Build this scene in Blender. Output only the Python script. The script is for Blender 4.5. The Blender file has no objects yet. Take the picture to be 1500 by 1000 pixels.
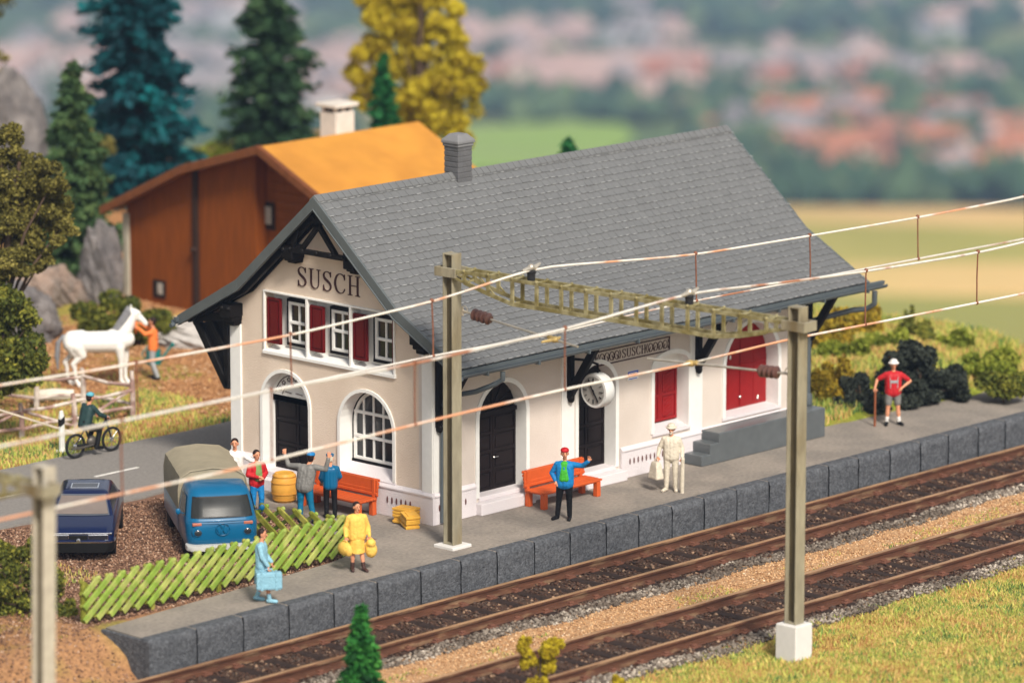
import bpy, bmesh, math, random
import numpy as np
from mathutils import Vector, Matrix, Euler
S = bpy.context.scene
COL = S.collection
PI = math.pi

# ------------------------------------------------------------------ camera
cam_d = bpy.data.cameras.new('camera'); cam = bpy.data.objects.new('camera', cam_d); COL.objects.link(cam); S.camera = cam
AL = math.radians(43.2); PIT = math.atan(1344/6670.)
CAM = Vector((-78.68, -76.57, 26.76))
FH = Vector((math.cos(AL), math.sin(AL), 0)); RR = Vector((math.sin(AL), -math.cos(AL), 0))
FF = FH*math.cos(PIT) - Vector((0,0,1))*math.sin(PIT); UU = FH*math.sin(PIT) + Vector((0,0,1))*math.cos(PIT)
m = Matrix((RR, UU, -FF)).transposed().to_4x4(); m.translation = CAM
cam.matrix_world = m
cam_d.sensor_width = 36; cam_d.lens = 6670/1500*36
cam_d.clip_start = 1; cam_d.clip_end = 20000
cam_d.dof.use_dof = True; cam_d.dof.focus_distance = 112.5
cam_d.dof.aperture_fstop = 0.27; cam_d.dof.aperture_blades = 0

# ------------------------------------------------------------------ light
SUN_EL, SUN_AZ = math.radians(43), math.radians(-117)      # azimuth of the sun, measured from +X towards +Y
W = bpy.data.worlds.new('World'); S.world = W; W.use_nodes = True
nt = W.node_tree; bg = nt.nodes['Background']
sky = nt.nodes.new('ShaderNodeTexSky'); sky.sky_type = 'NISHITA'; sky.sun_disc = False
sky.sun_elevation = SUN_EL; sky.sun_rotation = math.radians(90)-SUN_AZ
sky.dust_density = 3.0; sky.air_density = 1.0
hs = nt.nodes.new('ShaderNodeHueSaturation'); hs.inputs['Saturation'].default_value = 0.22
nt.links.new(sky.outputs[0], hs.inputs['Color']); nt.links.new(hs.outputs[0], bg.inputs['Color'])
bg.inputs['Strength'].default_value = 0.105
sl = bpy.data.lights.new('sun', 'SUN'); sl.energy = 3.5; sl.angle = math.radians(11); sl.color = (1, 0.92, 0.81)
so = bpy.data.objects.new('sun', sl); COL.objects.link(so)
sd = Vector((math.cos(SUN_EL)*math.cos(SUN_AZ), math.cos(SUN_EL)*math.sin(SUN_AZ), math.sin(SUN_EL)))
so.rotation_euler = sd.to_track_quat('Z', 'Y').to_euler(); so.location = (0, -20, 60)
S.view_settings.view_transform = 'Standard'; S.view_settings.look = 'None'
S.view_settings.exposure = 0.42; S.view_settings.gamma = 1
S.render.engine = 'CYCLES'

# ------------------------------------------------------------------ helpers
def link(o, parent=None):
    COL.objects.link(o)
    if parent: o.parent = parent
    return o
def tag(o, label=None, cat=None, group=None, kind=None):
    if label: o['label'] = label
    if cat: o['category'] = cat
    if group: o['group'] = group
    if kind: o['kind'] = kind
    return o
def thing(name, label, cat, loc=(0,0,0), rz=0, group=None):
    o = bpy.data.objects.new(name, None); o.empty_display_size = .3
    o.location = loc; o.rotation_euler = (0,0,rz); link(o)
    return tag(o, label, cat, group)
def copy_tree(o, parent=None):
    c = o.copy(); COL.objects.link(c); c.parent = parent
    for ch in list(o.children): copy_tree(ch, c)
    return c

class MB:
    """collects faces and turns them into one mesh object"""
    def __init__(s): s.v = []; s.f = []; s.M = Matrix.Identity(4)
    def add(s, vs, fs):
        b = len(s.v); M = s.M
        s.v += [tuple(M @ Vector(v)) for v in vs]; s.f += [tuple(b+i for i in f) for f in fs]
    def box(s, x0, x1, y0, y1, z0, z1):
        s.add([(x0,y0,z0),(x1,y0,z0),(x1,y1,z0),(x0,y1,z0),(x0,y0,z1),(x1,y0,z1),(x1,y1,z1),(x0,y1,z1)],
              [(0,3,2,1),(4,5,6,7),(0,1,5,4),(1,2,6,5),(2,3,7,6),(3,0,4,7)])
    def bar(s, a, b, w, h=None, upv=(0,0,1)):
        h = h or w; a = Vector(a); b = Vector(b); d = (b-a).normalized(); u = Vector(upv)
        if abs(d.dot(u)) > .98: u = Vector((1,0,0))
        r = d.cross(u).normalized(); u = r.cross(d)
        vs = [p + r*(i*w/2) + u*(j*h/2) for p in (a,b) for i,j in ((-1,-1),(1,-1),(1,1),(-1,1))]
        s.add(vs, [(0,1,2,3),(7,6,5,4),(0,4,5,1),(1,5,6,2),(2,6,7,3),(3,7,4,0)])
    def tube(s, pts, rad, n=8, closed=False):
        pts = [Vector(p) for p in pts]
        if not hasattr(rad, '__len__'): rad = [rad]*len(pts)
        vs = []; fs = []; pu = None; k = len(pts)
        for i,p in enumerate(pts):
            if closed: d = (pts[(i+1)%k]-pts[i-1]).normalized()
            else: d = (pts[min(i+1,k-1)]-pts[max(i-1,0)]).normalized()
            if pu is None:
                pu = Vector((0,0,1)) if abs(d.z) < .9 else Vector((1,0,0))
            r = d.cross(pu).normalized(); pu = r.cross(d).normalized()
            for j in range(n):
                a = 2*PI*j/n; vs.append(p + (r*math.cos(a)+pu*math.sin(a))*rad[i])
        for i in range(k if closed else k-1):
            for j in range(n):
                a = i*n+j; b = i*n+(j+1)%n; c = ((i+1)%k)*n+(j+1)%n; d = ((i+1)%k)*n+j
                fs.append((a,b,c,d))
        if not closed: fs += [tuple(range(n))[::-1], tuple((k-1)*n+j for j in range(n))]
        s.add(vs, fs)
    def ball(s, c, r, n=10, m=7):
        if not hasattr(r, '__len__'): r = (r,r,r)
        vs = [(c[0],c[1],c[2]-r[2])]; fs = []
        for i in range(1,m):
            t = PI*i/m
            for j in range(n):
                a = 2*PI*j/n; vs.append((c[0]+r[0]*math.sin(t)*math.cos(a), c[1]+r[1]*math.sin(t)*math.sin(a), c[2]-r[2]*math.cos(t)))
        vs.append((c[0],c[1],c[2]+r[2])); L = len(vs)-1
        for j in range(n):
            fs.append((0, 1+(j+1)%n, 1+j)); fs.append((L, L-n+j, L-n+(j+1)%n))
            for i in range(m-2): fs.append((1+i*n+j, 1+i*n+(j+1)%n, 1+(i+1)*n+(j+1)%n, 1+(i+1)*n+j))
        s.add(vs, fs)
    def lathe(s, prof, n=16, c=(0,0,0), axis='z'):
        vs = []; fs = []; k = len(prof)
        for r,z in prof:
            for j in range(n):
                a = 2*PI*j/n; x,y = r*math.cos(a), r*math.sin(a)
                vs.append({'z':(c[0]+x,c[1]+y,c[2]+z),'x':(c[0]+z,c[1]+x,c[2]+y),'y':(c[0]+y,c[1]+z,c[2]+x)}[axis])
        for i in range(k-1):
            for j in range(n): fs.append((i*n+j, i*n+(j+1)%n, (i+1)*n+(j+1)%n, (i+1)*n+j))
        fs += [tuple(range(n))[::-1], tuple((k-1)*n+j for j in range(n))]
        s.add(vs, fs)
    def prism(s, poly, a, b, plane='xz'):
        """poly in a plane, extruded along the third axis from a to b"""
        def P(u,w,t): return {'xz':(u,t,w),'yz':(t,u,w),'xy':(u,w,t)}[plane]
        n = len(poly); vs = [P(u,w,a) for u,w in poly]+[P(u,w,b) for u,w in poly]
        s.add(vs, [tuple(range(n)), tuple(range(2*n-1,n-1,-1))]+[(i,(i+1)%n,n+(i+1)%n,n+i) for i in range(n)])
    def strip(s, A, B, a, b, plane='xz'):
        """ribbon between two polylines A and B, extruded from a to b"""
        for i in range(len(A)-1): s.prism([A[i],A[i+1],B[i+1],B[i]], a, b, plane)
    def loft(s, rings, cap=True):
        n = len(rings[0]); vs = [p for r in rings for p in r]; fs = []
        for i in range(len(rings)-1):
            for j in range(n): fs.append((i*n+j, i*n+(j+1)%n, (i+1)*n+(j+1)%n, (i+1)*n+j))
        if cap: fs += [tuple(range(n))[::-1], tuple((len(rings)-1)*n+j for j in range(n))]
        s.add(vs, fs)
    def build(s, name, m, parent=None, smooth=False, bevel=0, recalc=True, seg=2):
        me = bpy.data.meshes.new(name); me.from_pydata(s.v, [], s.f)
        if recalc:
            bm = bmesh.new(); bm.from_mesh(me); bmesh.ops.recalc_face_normals(bm, faces=bm.faces); bm.to_mesh(me); bm.free()
        me.materials.append(m)
        if smooth:
            me.polygons.foreach_set('use_smooth', [True]*len(me.polygons))
            if smooth != 'all': me.set_sharp_from_angle(angle=math.radians(38))
        o = bpy.data.objects.new(name, me); link(o, parent)
        if bevel:
            b = o.modifiers.new('bevel','BEVEL'); b.width = bevel; b.segments = seg; b.limit_method = 'ANGLE'; b.angle_limit = math.radians(40); b.harden_normals = False
        return o

def raw_mesh(name, V, F, m, parent=None, attr=None, smooth=False, k=None, colattr=None):
    """fast mesh from numpy arrays; F is (n,k)"""
    V = np.asarray(V, np.float32); F = np.asarray(F, np.int32); k = F.shape[1]
    me = bpy.data.meshes.new(name); me.vertices.add(len(V)); me.vertices.foreach_set('co', V.ravel())
    me.loops.add(F.size); me.loops.foreach_set('vertex_index', F.ravel())
    me.polygons.add(len(F)); me.polygons.foreach_set('loop_start', np.arange(0, F.size, k, dtype=np.int32))
    me.polygons.foreach_set('loop_total', np.full(len(F), k, np.int32))
    if smooth: me.polygons.foreach_set('use_smooth', [True]*len(F))
    if attr is not None:
        a = me.attributes.new('t', 'FLOAT', 'POINT'); a.data.foreach_set('value', np.asarray(attr, np.float32))
    if colattr is not None:
        a = me.color_attributes.new('Col', 'FLOAT_COLOR', 'POINT')
        a.data.foreach_set('color', np.concatenate([colattr, np.ones((len(V),1))], 1).astype(np.float32).ravel())
    me.update(calc_edges=True); me.materials.append(m)
    o = bpy.data.objects.new(name, me); return link(o, parent)

# ---- materials
MATS = {}
def mat(name, col, rough=.6, var=.12, scale=3., bump=0., bscale=20., metal=0., coat=0., col2=None, mixscale=1., spec=.2, detail=4., lo=.4, hi=.6, stretch=None):
    """principled with a little noise in the colour, an optional second colour in patches and a bump"""
    if name in MATS: return MATS[name]
    m = bpy.data.materials.new(name); m.use_nodes = True; t = m.node_tree; p = t.nodes['Principled BSDF']
    L = t.links.new; N = t.nodes.new
    tc = N('ShaderNodeTexCoord'); src = tc.outputs['Object']
    if stretch:
        mp = N('ShaderNodeMapping'); mp.inputs['Scale'].default_value = stretch; L(src, mp.inputs[0]); src = mp.outputs[0]
    nz = N('ShaderNodeTexNoise'); nz.inputs['Scale'].default_value = scale; nz.inputs['Detail'].default_value = detail; L(src, nz.inputs['Vector'])
    r = N('ShaderNodeMapRange'); r.inputs['From Min'].default_value = .25; r.inputs['From Max'].default_value = .75
    r.inputs['To Min'].default_value = 1-var; r.inputs['To Max'].default_value = 1+var; L(nz.outputs['Fac'], r.inputs['Value'])
    base = N('ShaderNodeRGB'); base.outputs[0].default_value = (*col, 1); out = base.outputs[0]
    if col2:
        n2 = N('ShaderNodeTexNoise'); n2.inputs['Scale'].default_value = mixscale; n2.inputs['Detail'].default_value = 5; L(src, n2.inputs['Vector'])
        rr = N('ShaderNodeMapRange'); rr.inputs['From Min'].default_value = lo; rr.inputs['From Max'].default_value = hi; L(n2.outputs['Fac'], rr.inputs['Value'])
        mx = N('ShaderNodeMix'); mx.data_type = 'RGBA'; mx.inputs[6].default_value = (*col,1); mx.inputs[7].default_value = (*col2,1)
        L(rr.outputs[0], mx.inputs[0]); out = mx.outputs[2]
    mu = N('ShaderNodeMix'); mu.data_type = 'RGBA'; mu.blend_type = 'MULTIPLY'; mu.inputs[0].default_value = 1
    L(out, mu.inputs[6]); L(r.outputs[0], mu.inputs[7]); L(mu.outputs[2], p.inputs['Base Color'])
    p.inputs['Roughness'].default_value = rough; p.inputs['Metallic'].default_value = metal
    p.inputs['Coat Weight'].default_value = coat; p.inputs['Specular IOR Level'].default_value = spec
    if bump:
        nb = N('ShaderNodeTexNoise'); nb.inputs['Scale'].default_value = bscale; nb.inputs['Detail'].default_value = 3; L(src, nb.inputs['Vector'])
        b = N('ShaderNodeBump'); b.inputs['Strength'].default_value = bump; b.inputs['Distance'].default_value = .05
        L(nb.outputs['Fac'], b.inputs['Height']); L(b.outputs[0], p.inputs['Normal'])
    MATS[name] = m; return m
def amat(name, stops, rough=.8, spec=.3, nscale=0, trans=0.):
    """colour picked by the per-vertex attribute t (each leaf, blade or stone has its own)"""
    m = bpy.data.materials.new(name); m.use_nodes = True; t = m.node_tree; p = t.nodes['Principled BSDF']; L = t.links.new
    a = t.nodes.new('ShaderNodeAttribute'); a.attribute_name = 't'
    r = t.nodes.new('ShaderNodeValToRGB'); e = r.color_ramp.elements
    while len(e) < len(stops): e.new(.5)
    for i,(pos,c) in enumerate(stops): e[i].position = pos; e[i].color = (*c,1)
    L(a.outputs['Fac'], r.inputs[0]); L(r.outputs[0], p.inputs['Base Color'])
    p.inputs['Roughness'].default_value = rough; p.inputs['Specular IOR Level'].default_value = spec
    if trans:
        tr = t.nodes.new('ShaderNodeBsdfTranslucent'); mx = t.nodes.new('ShaderNodeMixShader'); mx.inputs[0].default_value = trans
        L(r.outputs[0], tr.inputs[0]); L(p.outputs[0], mx.inputs[1]); L(tr.outputs[0], mx.inputs[2]); L(mx.outputs[0], t.nodes['Material Output'].inputs[0])
    return m
def emat_glass(name, col=(.02,.02,.025), rough=.08):
    return mat(name, col, rough=rough, var=.1, spec=.6)

# ---- numpy noise
def _h(ix, iy, s):
    n = (ix*374761393 + iy*668265263 + s*1274126177) & 0x7fffffff
    n = ((n ^ (n >> 13))*1103515245) & 0x7fffffff
    return ((n ^ (n >> 16)) & 0xffff)/65535.
def vn(x, y, s=0):
    x = np.asarray(x, float); y = np.asarray(y, float); ix = np.floor(x).astype(np.int64); iy = np.floor(y).astype(np.int64)
    fx = x-ix; fy = y-iy; fx = fx*fx*(3-2*fx); fy = fy*fy*(3-2*fy)
    return (_h(ix,iy,s)*(1-fx)+_h(ix+1,iy,s)*fx)*(1-fy)+(_h(ix,iy+1,s)*(1-fx)+_h(ix+1,iy+1,s)*fx)*fy
def fbm(x, y, s=0, o=4):
    r = 0; a = .5
    for i in range(o): r = r+a*vn(np.asarray(x)*2**i, np.asarray(y)*2**i, s+i*7); a *= .5
    return r/(1-.5**o)
def sst(a, b, x): t = np.clip((np.asarray(x)-a)/(b-a), 0, 1); return t*t*(3-2*t)
HAZE = .00016
rng = np.random.default_rng(7); random.seed(5)

# ------------------------------------------------------------------ ground
def edge_s(x, y):
    e = 27.5 + np.maximum(0, y-9)*.42
    return np.maximum(x-e, y-49)
def hgt(x, y):
    x = np.asarray(x, float); y = np.asarray(y, float)
    h = np.zeros_like(x+y)
    inside = sst(-12.3, -12.1, x)
    south = -.95*(1-sst(-2.5, -2.1, y))
    west = -1.0*(1-sst(-3.0, -1.0, y+.5*np.clip(-12-x, 0, 6)*.3)) - .25*sst(-12,-20,x)*sst(4,-2,y)
    h = south*inside + west*(1-inside)
    h = h - .10*inside*sst(28.5,27.5,x)*sst(-3.4,-3.1,y)*sst(.1,-.3,y+.04*(x+4)*(x<0)) - .10*sst(-1.9,-1.3,x)*sst(.4,-.2,x)*sst(-2.2,-1.9,y)*sst(6.6,6.0,y)
    h = h - .06*sst(7.6,8.2,y)*sst(12.2,11.8,y)*(np.abs(x)<33)
    far = np.where(y < -10.4, -.05+.22*(fbm(x*.3, y*.3, 3)-.5)*sst(-10.4,-12,y), 0)
    h = h+far
    # meadow and banks
    mead = sst(12.6, 16, y)*sst(60, 40, y)
    h = h + mead*(.5*(fbm(x*.25, y*.25, 11)-.5))
    bank = sst(15.5, 18, x)*sst(-.4, 2.6, y - .25*np.clip(x-22,0,9))*sst(12,6,y)
    h = h + bank*(.45+.5*fbm(x*.5, y*.5, 5))*(1-.55*sst(21,27,x))
    s = edge_s(x, y); q = x*FH.x + y*FH.y
    drop = np.clip(.75*s, 0, 165) + np.clip((q-1000)*.0925, 0, 185)*(s > 100)
    h = h - drop
    return h
ys_axis = np.concatenate([-22-8*(1.25**np.arange(1,26)-1)[::-1], np.arange(-22, 34, .2), 34+np.arange(0, 36, .8), 70+6*(1.152**np.arange(0,46)-1)])
xs_axis = np.concatenate([-34-8*(1.25**np.arange(1,26)-1)[::-1], np.arange(-34, 34, .2), 34+np.arange(0, 36, .8), 70+6*(1.152**np.arange(0,46)-1)])
ys_axis = np.unique(np.round(ys_axis,3)); xs_axis = np.unique(np.round(xs_axis,3))
X, Y = np.meshgrid(xs_axis, ys_axis); Z = hgt(X, Y)
near = (np.abs(X) < 40) & (np.abs(Y) < 40)
Z = Z + np.where(near, .05*(fbm(X*3, Y*3, 21)-.5)*(1-sst(6.5,7.2,Y)*sst(13,12.4,Y)), 0)
def zone_colour(X, Y):
    n1 = fbm(X*.6, Y*.6, 31); n2 = fbm(X*2.2, Y*2.2, 41); n3 = fbm(X*.15, Y*.15, 51)
    C = np.zeros(X.shape+(3,)); grass = np.array((.26,.25,.045)); soil = np.array((.38,.19,.08)); tan = np.array((.42,.25,.13))
    def put(mask, c): C[:] = C*(1-mask[...,None]) + np.asarray(c)*mask[...,None]
    C[:] = soil
    put(sst(.5,.62,n1)*.8, grass); put(sst(.55,.7,n2)*.4, (.20,.09,.04))
    # right bank and foreground grass
    put(sst(14.6,15.6,X+n2)*sst(-1.6,-.6,Y)*sst(14,10,Y)*sst(.3,.45,n2+.25*sst(0,2,Y)), (.22,.25,.03))
    put(sst(-10.6,-11.2,Y+.9*(n2-.5)), (.36,.32,.09)); put(sst(-10.6,-11.2,Y)*sst(.45,.55,n1), (.50,.34,.15))
    # strip between the tracks and under the rails
    put(sst(-10.75,-10.5,Y)*sst(-2.8,-3.1,Y)*sst(-26,-22,X), tan)
    for c in (-4.3,-8.95): put(sst(1.55,1.35,np.abs(Y-c)), (.07,.042,.03))
    # parking gravel, soil strip along the fence
    put(sst(-13,-10.8,X+n2)*sst(-.2,-1.2,X)*sst(-1.2,-.6,Y)*sst(8.2,7.4,Y), (.19,.105,.07))
    # verge in front of the paddock
    put(sst(12.1,12.4,Y)*sst(14.6,13.4,Y+n1)*sst(3.5,.5,X), (.27,.28,.05))
    put(sst(14,18,Y)*sst(.47,.6,n3+.1*(n1-.5))*sst(6,2,X-(Y-14)*.3), (.25,.26,.05))
    put(sst(-11.6,-12.6,X)*sst(3.5,1.5,Y+n1)*sst(-10.5,-8,Y)*sst(.75,.5,n2), (.34,.18,.085))
    # slope and valley floor
    s = edge_s(X, Y); put(sst(-1.5, 1, s), (.10,.16,.03)); far = sst(200,260,s)
    nf = fbm(X*.006, Y*.006, 61); put(far, (.12,.17,.05)); put(far*sst(.5,.6,nf), (.05,.09,.035)); put(far*sst(.45,.35,nf)*.7, (.34,.30,.12))
    return C
Cc = zone_colour(X, Y)
nx, ny = len(xs_axis), len(ys_axis); idx = np.arange(nx*ny).reshape(ny, nx)
F = np.stack([idx[:-1,:-1], idx[:-1,1:], idx[1:,1:], idx[1:,:-1]], -1).reshape(-1,4)
gm = bpy.data.materials.new('ground'); gm.use_nodes = True; t = gm.node_tree; p = t.nodes['Principled BSDF']
a = t.nodes.new('ShaderNodeVertexColor'); a.layer_name = 'Col'; tc = t.nodes.new('ShaderNodeTexCoord')
nz = t.nodes.new('ShaderNodeTexNoise'); nz.inputs['Scale'].default_value = 9; nz.inputs['Detail'].default_value = 6; nz.inputs['Roughness'].default_value = .75
t.links.new(tc.outputs['Object'], nz.inputs['Vector'])
r = t.nodes.new('ShaderNodeMapRange'); r.inputs['From Min'].default_value=.3; r.inputs['From Max'].default_value=.7; r.inputs['To Min'].default_value=.55; r.inputs['To Max'].default_value=1.45
t.links.new(nz.outputs['Fac'], r.inputs['Value'])
mu = t.nodes.new('ShaderNodeMix'); mu.data_type='RGBA'; mu.blend_type='MULTIPLY'; mu.inputs[0].default_value=1
t.links.new(a.outputs[0], mu.inputs[6]); t.links.new(r.outputs[0], mu.inputs[7]); t.links.new(mu.outputs[2], p.inputs['Base Color'])
b = t.nodes.new('ShaderNodeBump'); b.inputs['Strength'].default_value=.6; b.inputs['Distance'].default_value=.06
t.links.new(nz.outputs['Fac'], b.inputs['Height']); t.links.new(b.outputs[0], p.inputs['Normal']); p.inputs['Roughness'].default_value=.95; p.inputs['Specular IOR Level'].default_value=.15
g = raw_mesh('ground', np.stack([X,Y,Z],-1).reshape(-1,3), F, gm, colattr=Cc.reshape(-1,3), smooth=True); tag(g, kind='structure')

# ---- road
asph = mat('asphalt', (.205,.19,.175), rough=.9, var=.16, scale=14, bump=.25, bscale=30, spec=.2, detail=8)
def sheet(name, poly, z, m, kind='structure'):
    b = MB(); n = len(poly); b.add([(x,y,z) for x,y in poly]+[(x,y,z-.05) for x,y in poly], [tuple(range(n))]+[(i,n+i,n+(i+1)%n,(i+1)%n) for i in range(n)])
    return tag(b.build(name, m), kind=kind)
def wob(x0, x1, y, amp, step, s):
    xs = np.arange(x0, x1+.01, step); return [(float(a), float(y+amp*(fbm(a*.7, y, s)-.5))) for a in xs]
road_poly = wob(-34, 25.5, 7.35, .7, .5, 3) + wob(-34, 25.5, 12.25, .35, .5, 9)[::-1]
sheet('road', road_poly, .05, asph)
wl = mat('road_paint', (.62,.60,.56), rough=.8, var=.2, scale=8)
dash = MB()
for x0 in (-17.6,-13.3,-9.1,-5.75,-2.35,2.6,7,11.4):
    dash.box(x0, x0+1.5, 9.86, 9.97, .051, .056)
tag(dash.build('road_marking', wl), kind='structure')

# ---- platform: paved top and block kerb
pave = mat('platform_paving', (.27,.235,.20), rough=.92, var=.2, scale=10, bump=.3, bscale=26, col2=(.215,.19,.165), mixscale=.7, spec=.1, detail=9)
top = [(-12.16,-2.95),(28,-2.95),(28,-.2),(23.5,-.05),(21.5,-.35),(18.6,-.05),(15.3,.1),(15.2,.9),(0.1,.9),(.1,7.3),(-.8,7.25),(-1.3,6.2),(-1.7,4.4),(-2.2,2),(-2.6,.2),(-3.3,-.55),(-4.4,-.85),(-7.8,-1.08),(-12.1,-1.4)]
b = MB(); n = len(top); b.add([(x,y,0) for x,y in top]+[(x,y,-.9) for x,y in top], [tuple(range(n))]+[(i,n+i,n+(i+1)%n,(i+1)%n) for i in range(n)])
plat = tag(b.build('platform', pave), kind='structure')
kerb_m = mat('kerb_stone', (.072,.076,.084), rough=.8, var=.4, scale=16, bump=.9, bscale=22, col2=(.105,.11,.12), mixscale=9, spec=.15, detail=9)
V = []; Fk = []; x = -12.22; i = 0
def block(x0, x1, y0, y1, z0, z1, sd, face='front'):
    """rough stone: front and top are small grids pushed about by noise"""
    global V, Fk
    nx_, nz_ = 12, 7; b0 = len(V); xs = np.linspace(x0, x1, nx_); zs = np.linspace(z0, z1, nz_)
    rows = [(y0, z) for z in zs] + [(y, z1) for y in np.linspace(y0, y1, 4)[1:]]
    for k,(yy,zz) in enumerate(rows):
        for j,xx in enumerate(xs):
            e = min(j, nx_-1-j); inset = .035 if e == 0 else 0
            et = .018 if k in (nz_-1,) else 0
            dy = .05*(float(fbm(xx*5+sd, zz*5, sd))-.5) if k < nz_ else 0
            V.append((xx, yy+inset+dy+et, zz - (et if k >= nz_-1 else 0) - (inset*.4 if k>=nz_-1 else 0)))
    nr = len(rows)
    for k in range(nr-1):
        for j in range(nx_-1): a_ = b0+k*nx_+j; Fk.append((a_, a_+1, a_+nx_+1, a_+nx_))
    for j in (0, nx_-1):
        pass
while x < 29:
    w = 1.27 + random.uniform(-.07,.07) if x > -3 else 1.42+random.uniform(-.05,.05)
    block(x+.022, x+w-.022, -3.06, -2.7, -1.05, .018, i); x += w; i += 1
Vb = np.array(V); kerb = raw_mesh('platform_edge', Vb, np.array(Fk), kerb_m, smooth=True); tag(kerb, kind='structure')
dark = mat('joint_dark', (.03,.03,.032), rough=.95)
b = MB(); b.box(-12.15, 28, -2.97, -2.72, -1.05, -.03); tag(b.build('platform_core', dark), kind='structure'); b = MB(); b.box(-12.24,-12.14,-3.03,-1.38,-1.2,-.012); tag(b.build('platform_end', kerb_m, bevel=.03), kind='structure')

# ---- stones, grit and grass
def stones(name, x, y, z, size, m, label=None, flat=.7, kind='stuff', tv=None):
    n = len(x); base = np.array([(1,0,0),(0,1,0),(-1,0,0),(0,-1,0),(0,0,1),(.3,.2,-1)], float)
    tri = np.array([(0,1,4),(1,2,4),(2,3,4),(3,0,4),(1,0,5),(2,1,5),(3,2,5),(0,3,5)])
    P = base[None]*rng.uniform(.6,1.25,(n,6,3)) + rng.normal(0,.15,(n,6,3)); a = rng.uniform(0,2*PI,n)
    P[...,2] *= flat; c,s_ = np.cos(a)[:,None], np.sin(a)[:,None]
    q = np.stack([P[...,0]*c-P[...,1]*s_, P[...,0]*s_+P[...,1]*c, P[...,2]], -1)*(size[:,None,None]*.5)
    q += np.stack([x,y,z],-1)[:,None]
    T = rng.uniform(0,1,n) if tv is None else tv
    o = raw_mesh(name, q.reshape(-1,3), (tri[None]+np.arange(n)[:,None,None]*6).reshape(-1,3), m, attr=np.repeat(T,6))
    return tag(o, label, kind=kind)
def rect(n, x0, x1, y0, y1): return rng.uniform(x0,x1,n), rng.uniform(y0,y1,n)
m_dark = amat('ballast_rusty', [(0,(.035,.02,.015)),(.5,(.08,.038,.022)),(.85,(.07,.05,.04)),(1,(.30,.19,.12))], .85)
m_grey = amat('ballast_grey', [(0,(.03,.022,.018)),(.4,(.11,.085,.065)),(.7,(.25,.21,.17)),(1,(.50,.43,.35))], .85)
m_tan = amat('grit_tan', [(0,(.24,.12,.055)),(.5,(.50,.28,.13)),(.9,(.64,.42,.23)),(1,(.70,.56,.40))], .9)
m_brown = amat('gravel_brown', [(0,(.06,.03,.02)),(.45,(.19,.10,.06)),(.85,(.32,.18,.11)),(1,(.5,.36,.26))], .85)
for c in (-4.3,-8.95):
    x,y = rect(24000,-17,26,c-1.42,c+1.42); k = np.abs(((x+17.5+.465) % .93)-.465) > .165; x=x[k]; y=y[k]; stones('ballast', x,y,np.full_like(x,-.945)+rng.uniform(-.04,.03,len(x)), rng.uniform(.06,.15,len(x)), m_dark, flat=.6)
    x,y = rect(7000,-16,26,c-1.92,c-1.3); k = vn(x*.5,y,9)*.35+sst(0,.6,c-1.35-y)*.0 < .9
    y = y + .35*(vn(x*.6,x*0,12)-.5); stones('ballast', x,y,-.95+rng.uniform(-.02,.05,len(x)), rng.uniform(.07,.16,len(x)), m_grey, tv=np.clip(.15+.85*fbm(x*.8,y*2,44)*rng.uniform(.3,1.4,len(x)),0,1))
for (n,x0,x1,y0,y1) in ((40000,-16,26,-7.6,-6.1),(9000,-14,27,-3.32,-3.0)):
    x,y = rect(n,x0,x1,y0,y1); stones('grit', x,y,-.96+rng.uniform(-.03,.03,len(x)), rng.uniform(.03,.075,len(x)), m_tan)
x,y = rect(42000,-12.6,-.9,-1.35,7.6)
k = (y > -1.3+.35*fbm(x,x*0,2)) & (x+.5*fbm(x*2,y*2,8) > -12.2) & ~((y < -1.02-.04*(x+7)) & (x>-12.3)) & (x < -2.6+.26*y+.2*(vn(x*3,y*3,4)-.5)*2) & (y < 7.35+.5*vn(x,y,6)-.3)
x=x[k]; y=y[k]; stones('gravel', x,y,hgt(x,y)+rng.uniform(-.005,.035,len(x)), rng.uniform(.045,.095,len(x)), m_brown)
x,y = rect(16000,-24,-11.5,-6,3); k = (x < -12.4)|(y > -.9); x=x[k]; y=y[k]
stones('soil_crumbs', x,y,hgt(x,y)+.01, rng.uniform(.03,.09,len(x)), m_brown)
m_soil = amat('soil_orange', [(0,(.16,.07,.03)),(.5,(.40,.20,.085)),(.9,(.55,.31,.15)),(1,(.62,.44,.28))], .9)
x,y = rect(34000,-3,22,12.7,27); stones('soil_crumbs', x,y,hgt(x,y)+.02, rng.uniform(.05,.12,len(x)), m_soil)

def blades(name, x, y, h, m, tv, w=.016, lean=.5):
    n = len(x); z = hgt(x,y)-.02; a = rng.uniform(0,2*PI,n); l = rng.uniform(0,lean,n)*h; b_ = rng.uniform(0,2*PI,n)
    dx,dy = np.cos(a)*w, np.sin(a)*w
    mid = np.stack([x+np.cos(b_)*l*.35, y+np.sin(b_)*l*.35, z+h*.6],-1); tip = np.stack([x+np.cos(b_)*l, y+np.sin(b_)*l, z+h],-1)
    d = np.stack([dx,dy,dx*0],-1); base = np.stack([x,y,z],-1)
    P = np.stack([base-d, base+d, mid+d*.7, mid-d*.7, tip], 1)
    F1 = np.array([(0,1,2),(0,2,3),(3,2,4)])
    o = raw_mesh(name, P.reshape(-1,3), (F1[None]+np.arange(n)[:,None,None]*5).reshape(-1,3), m, attr=np.repeat(np.clip(tv,0,1),5))
    return tag(o, kind='stuff')
m_grass = amat('static_grass', [(0,(.42,.20,.07)),(.2,(.66,.42,.17)),(.42,(.66,.58,.16)),(.62,(.44,.50,.09)),(.85,(.13,.26,.07)),(1,(.03,.09,.04))], .8, .2, trans=.25)
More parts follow.
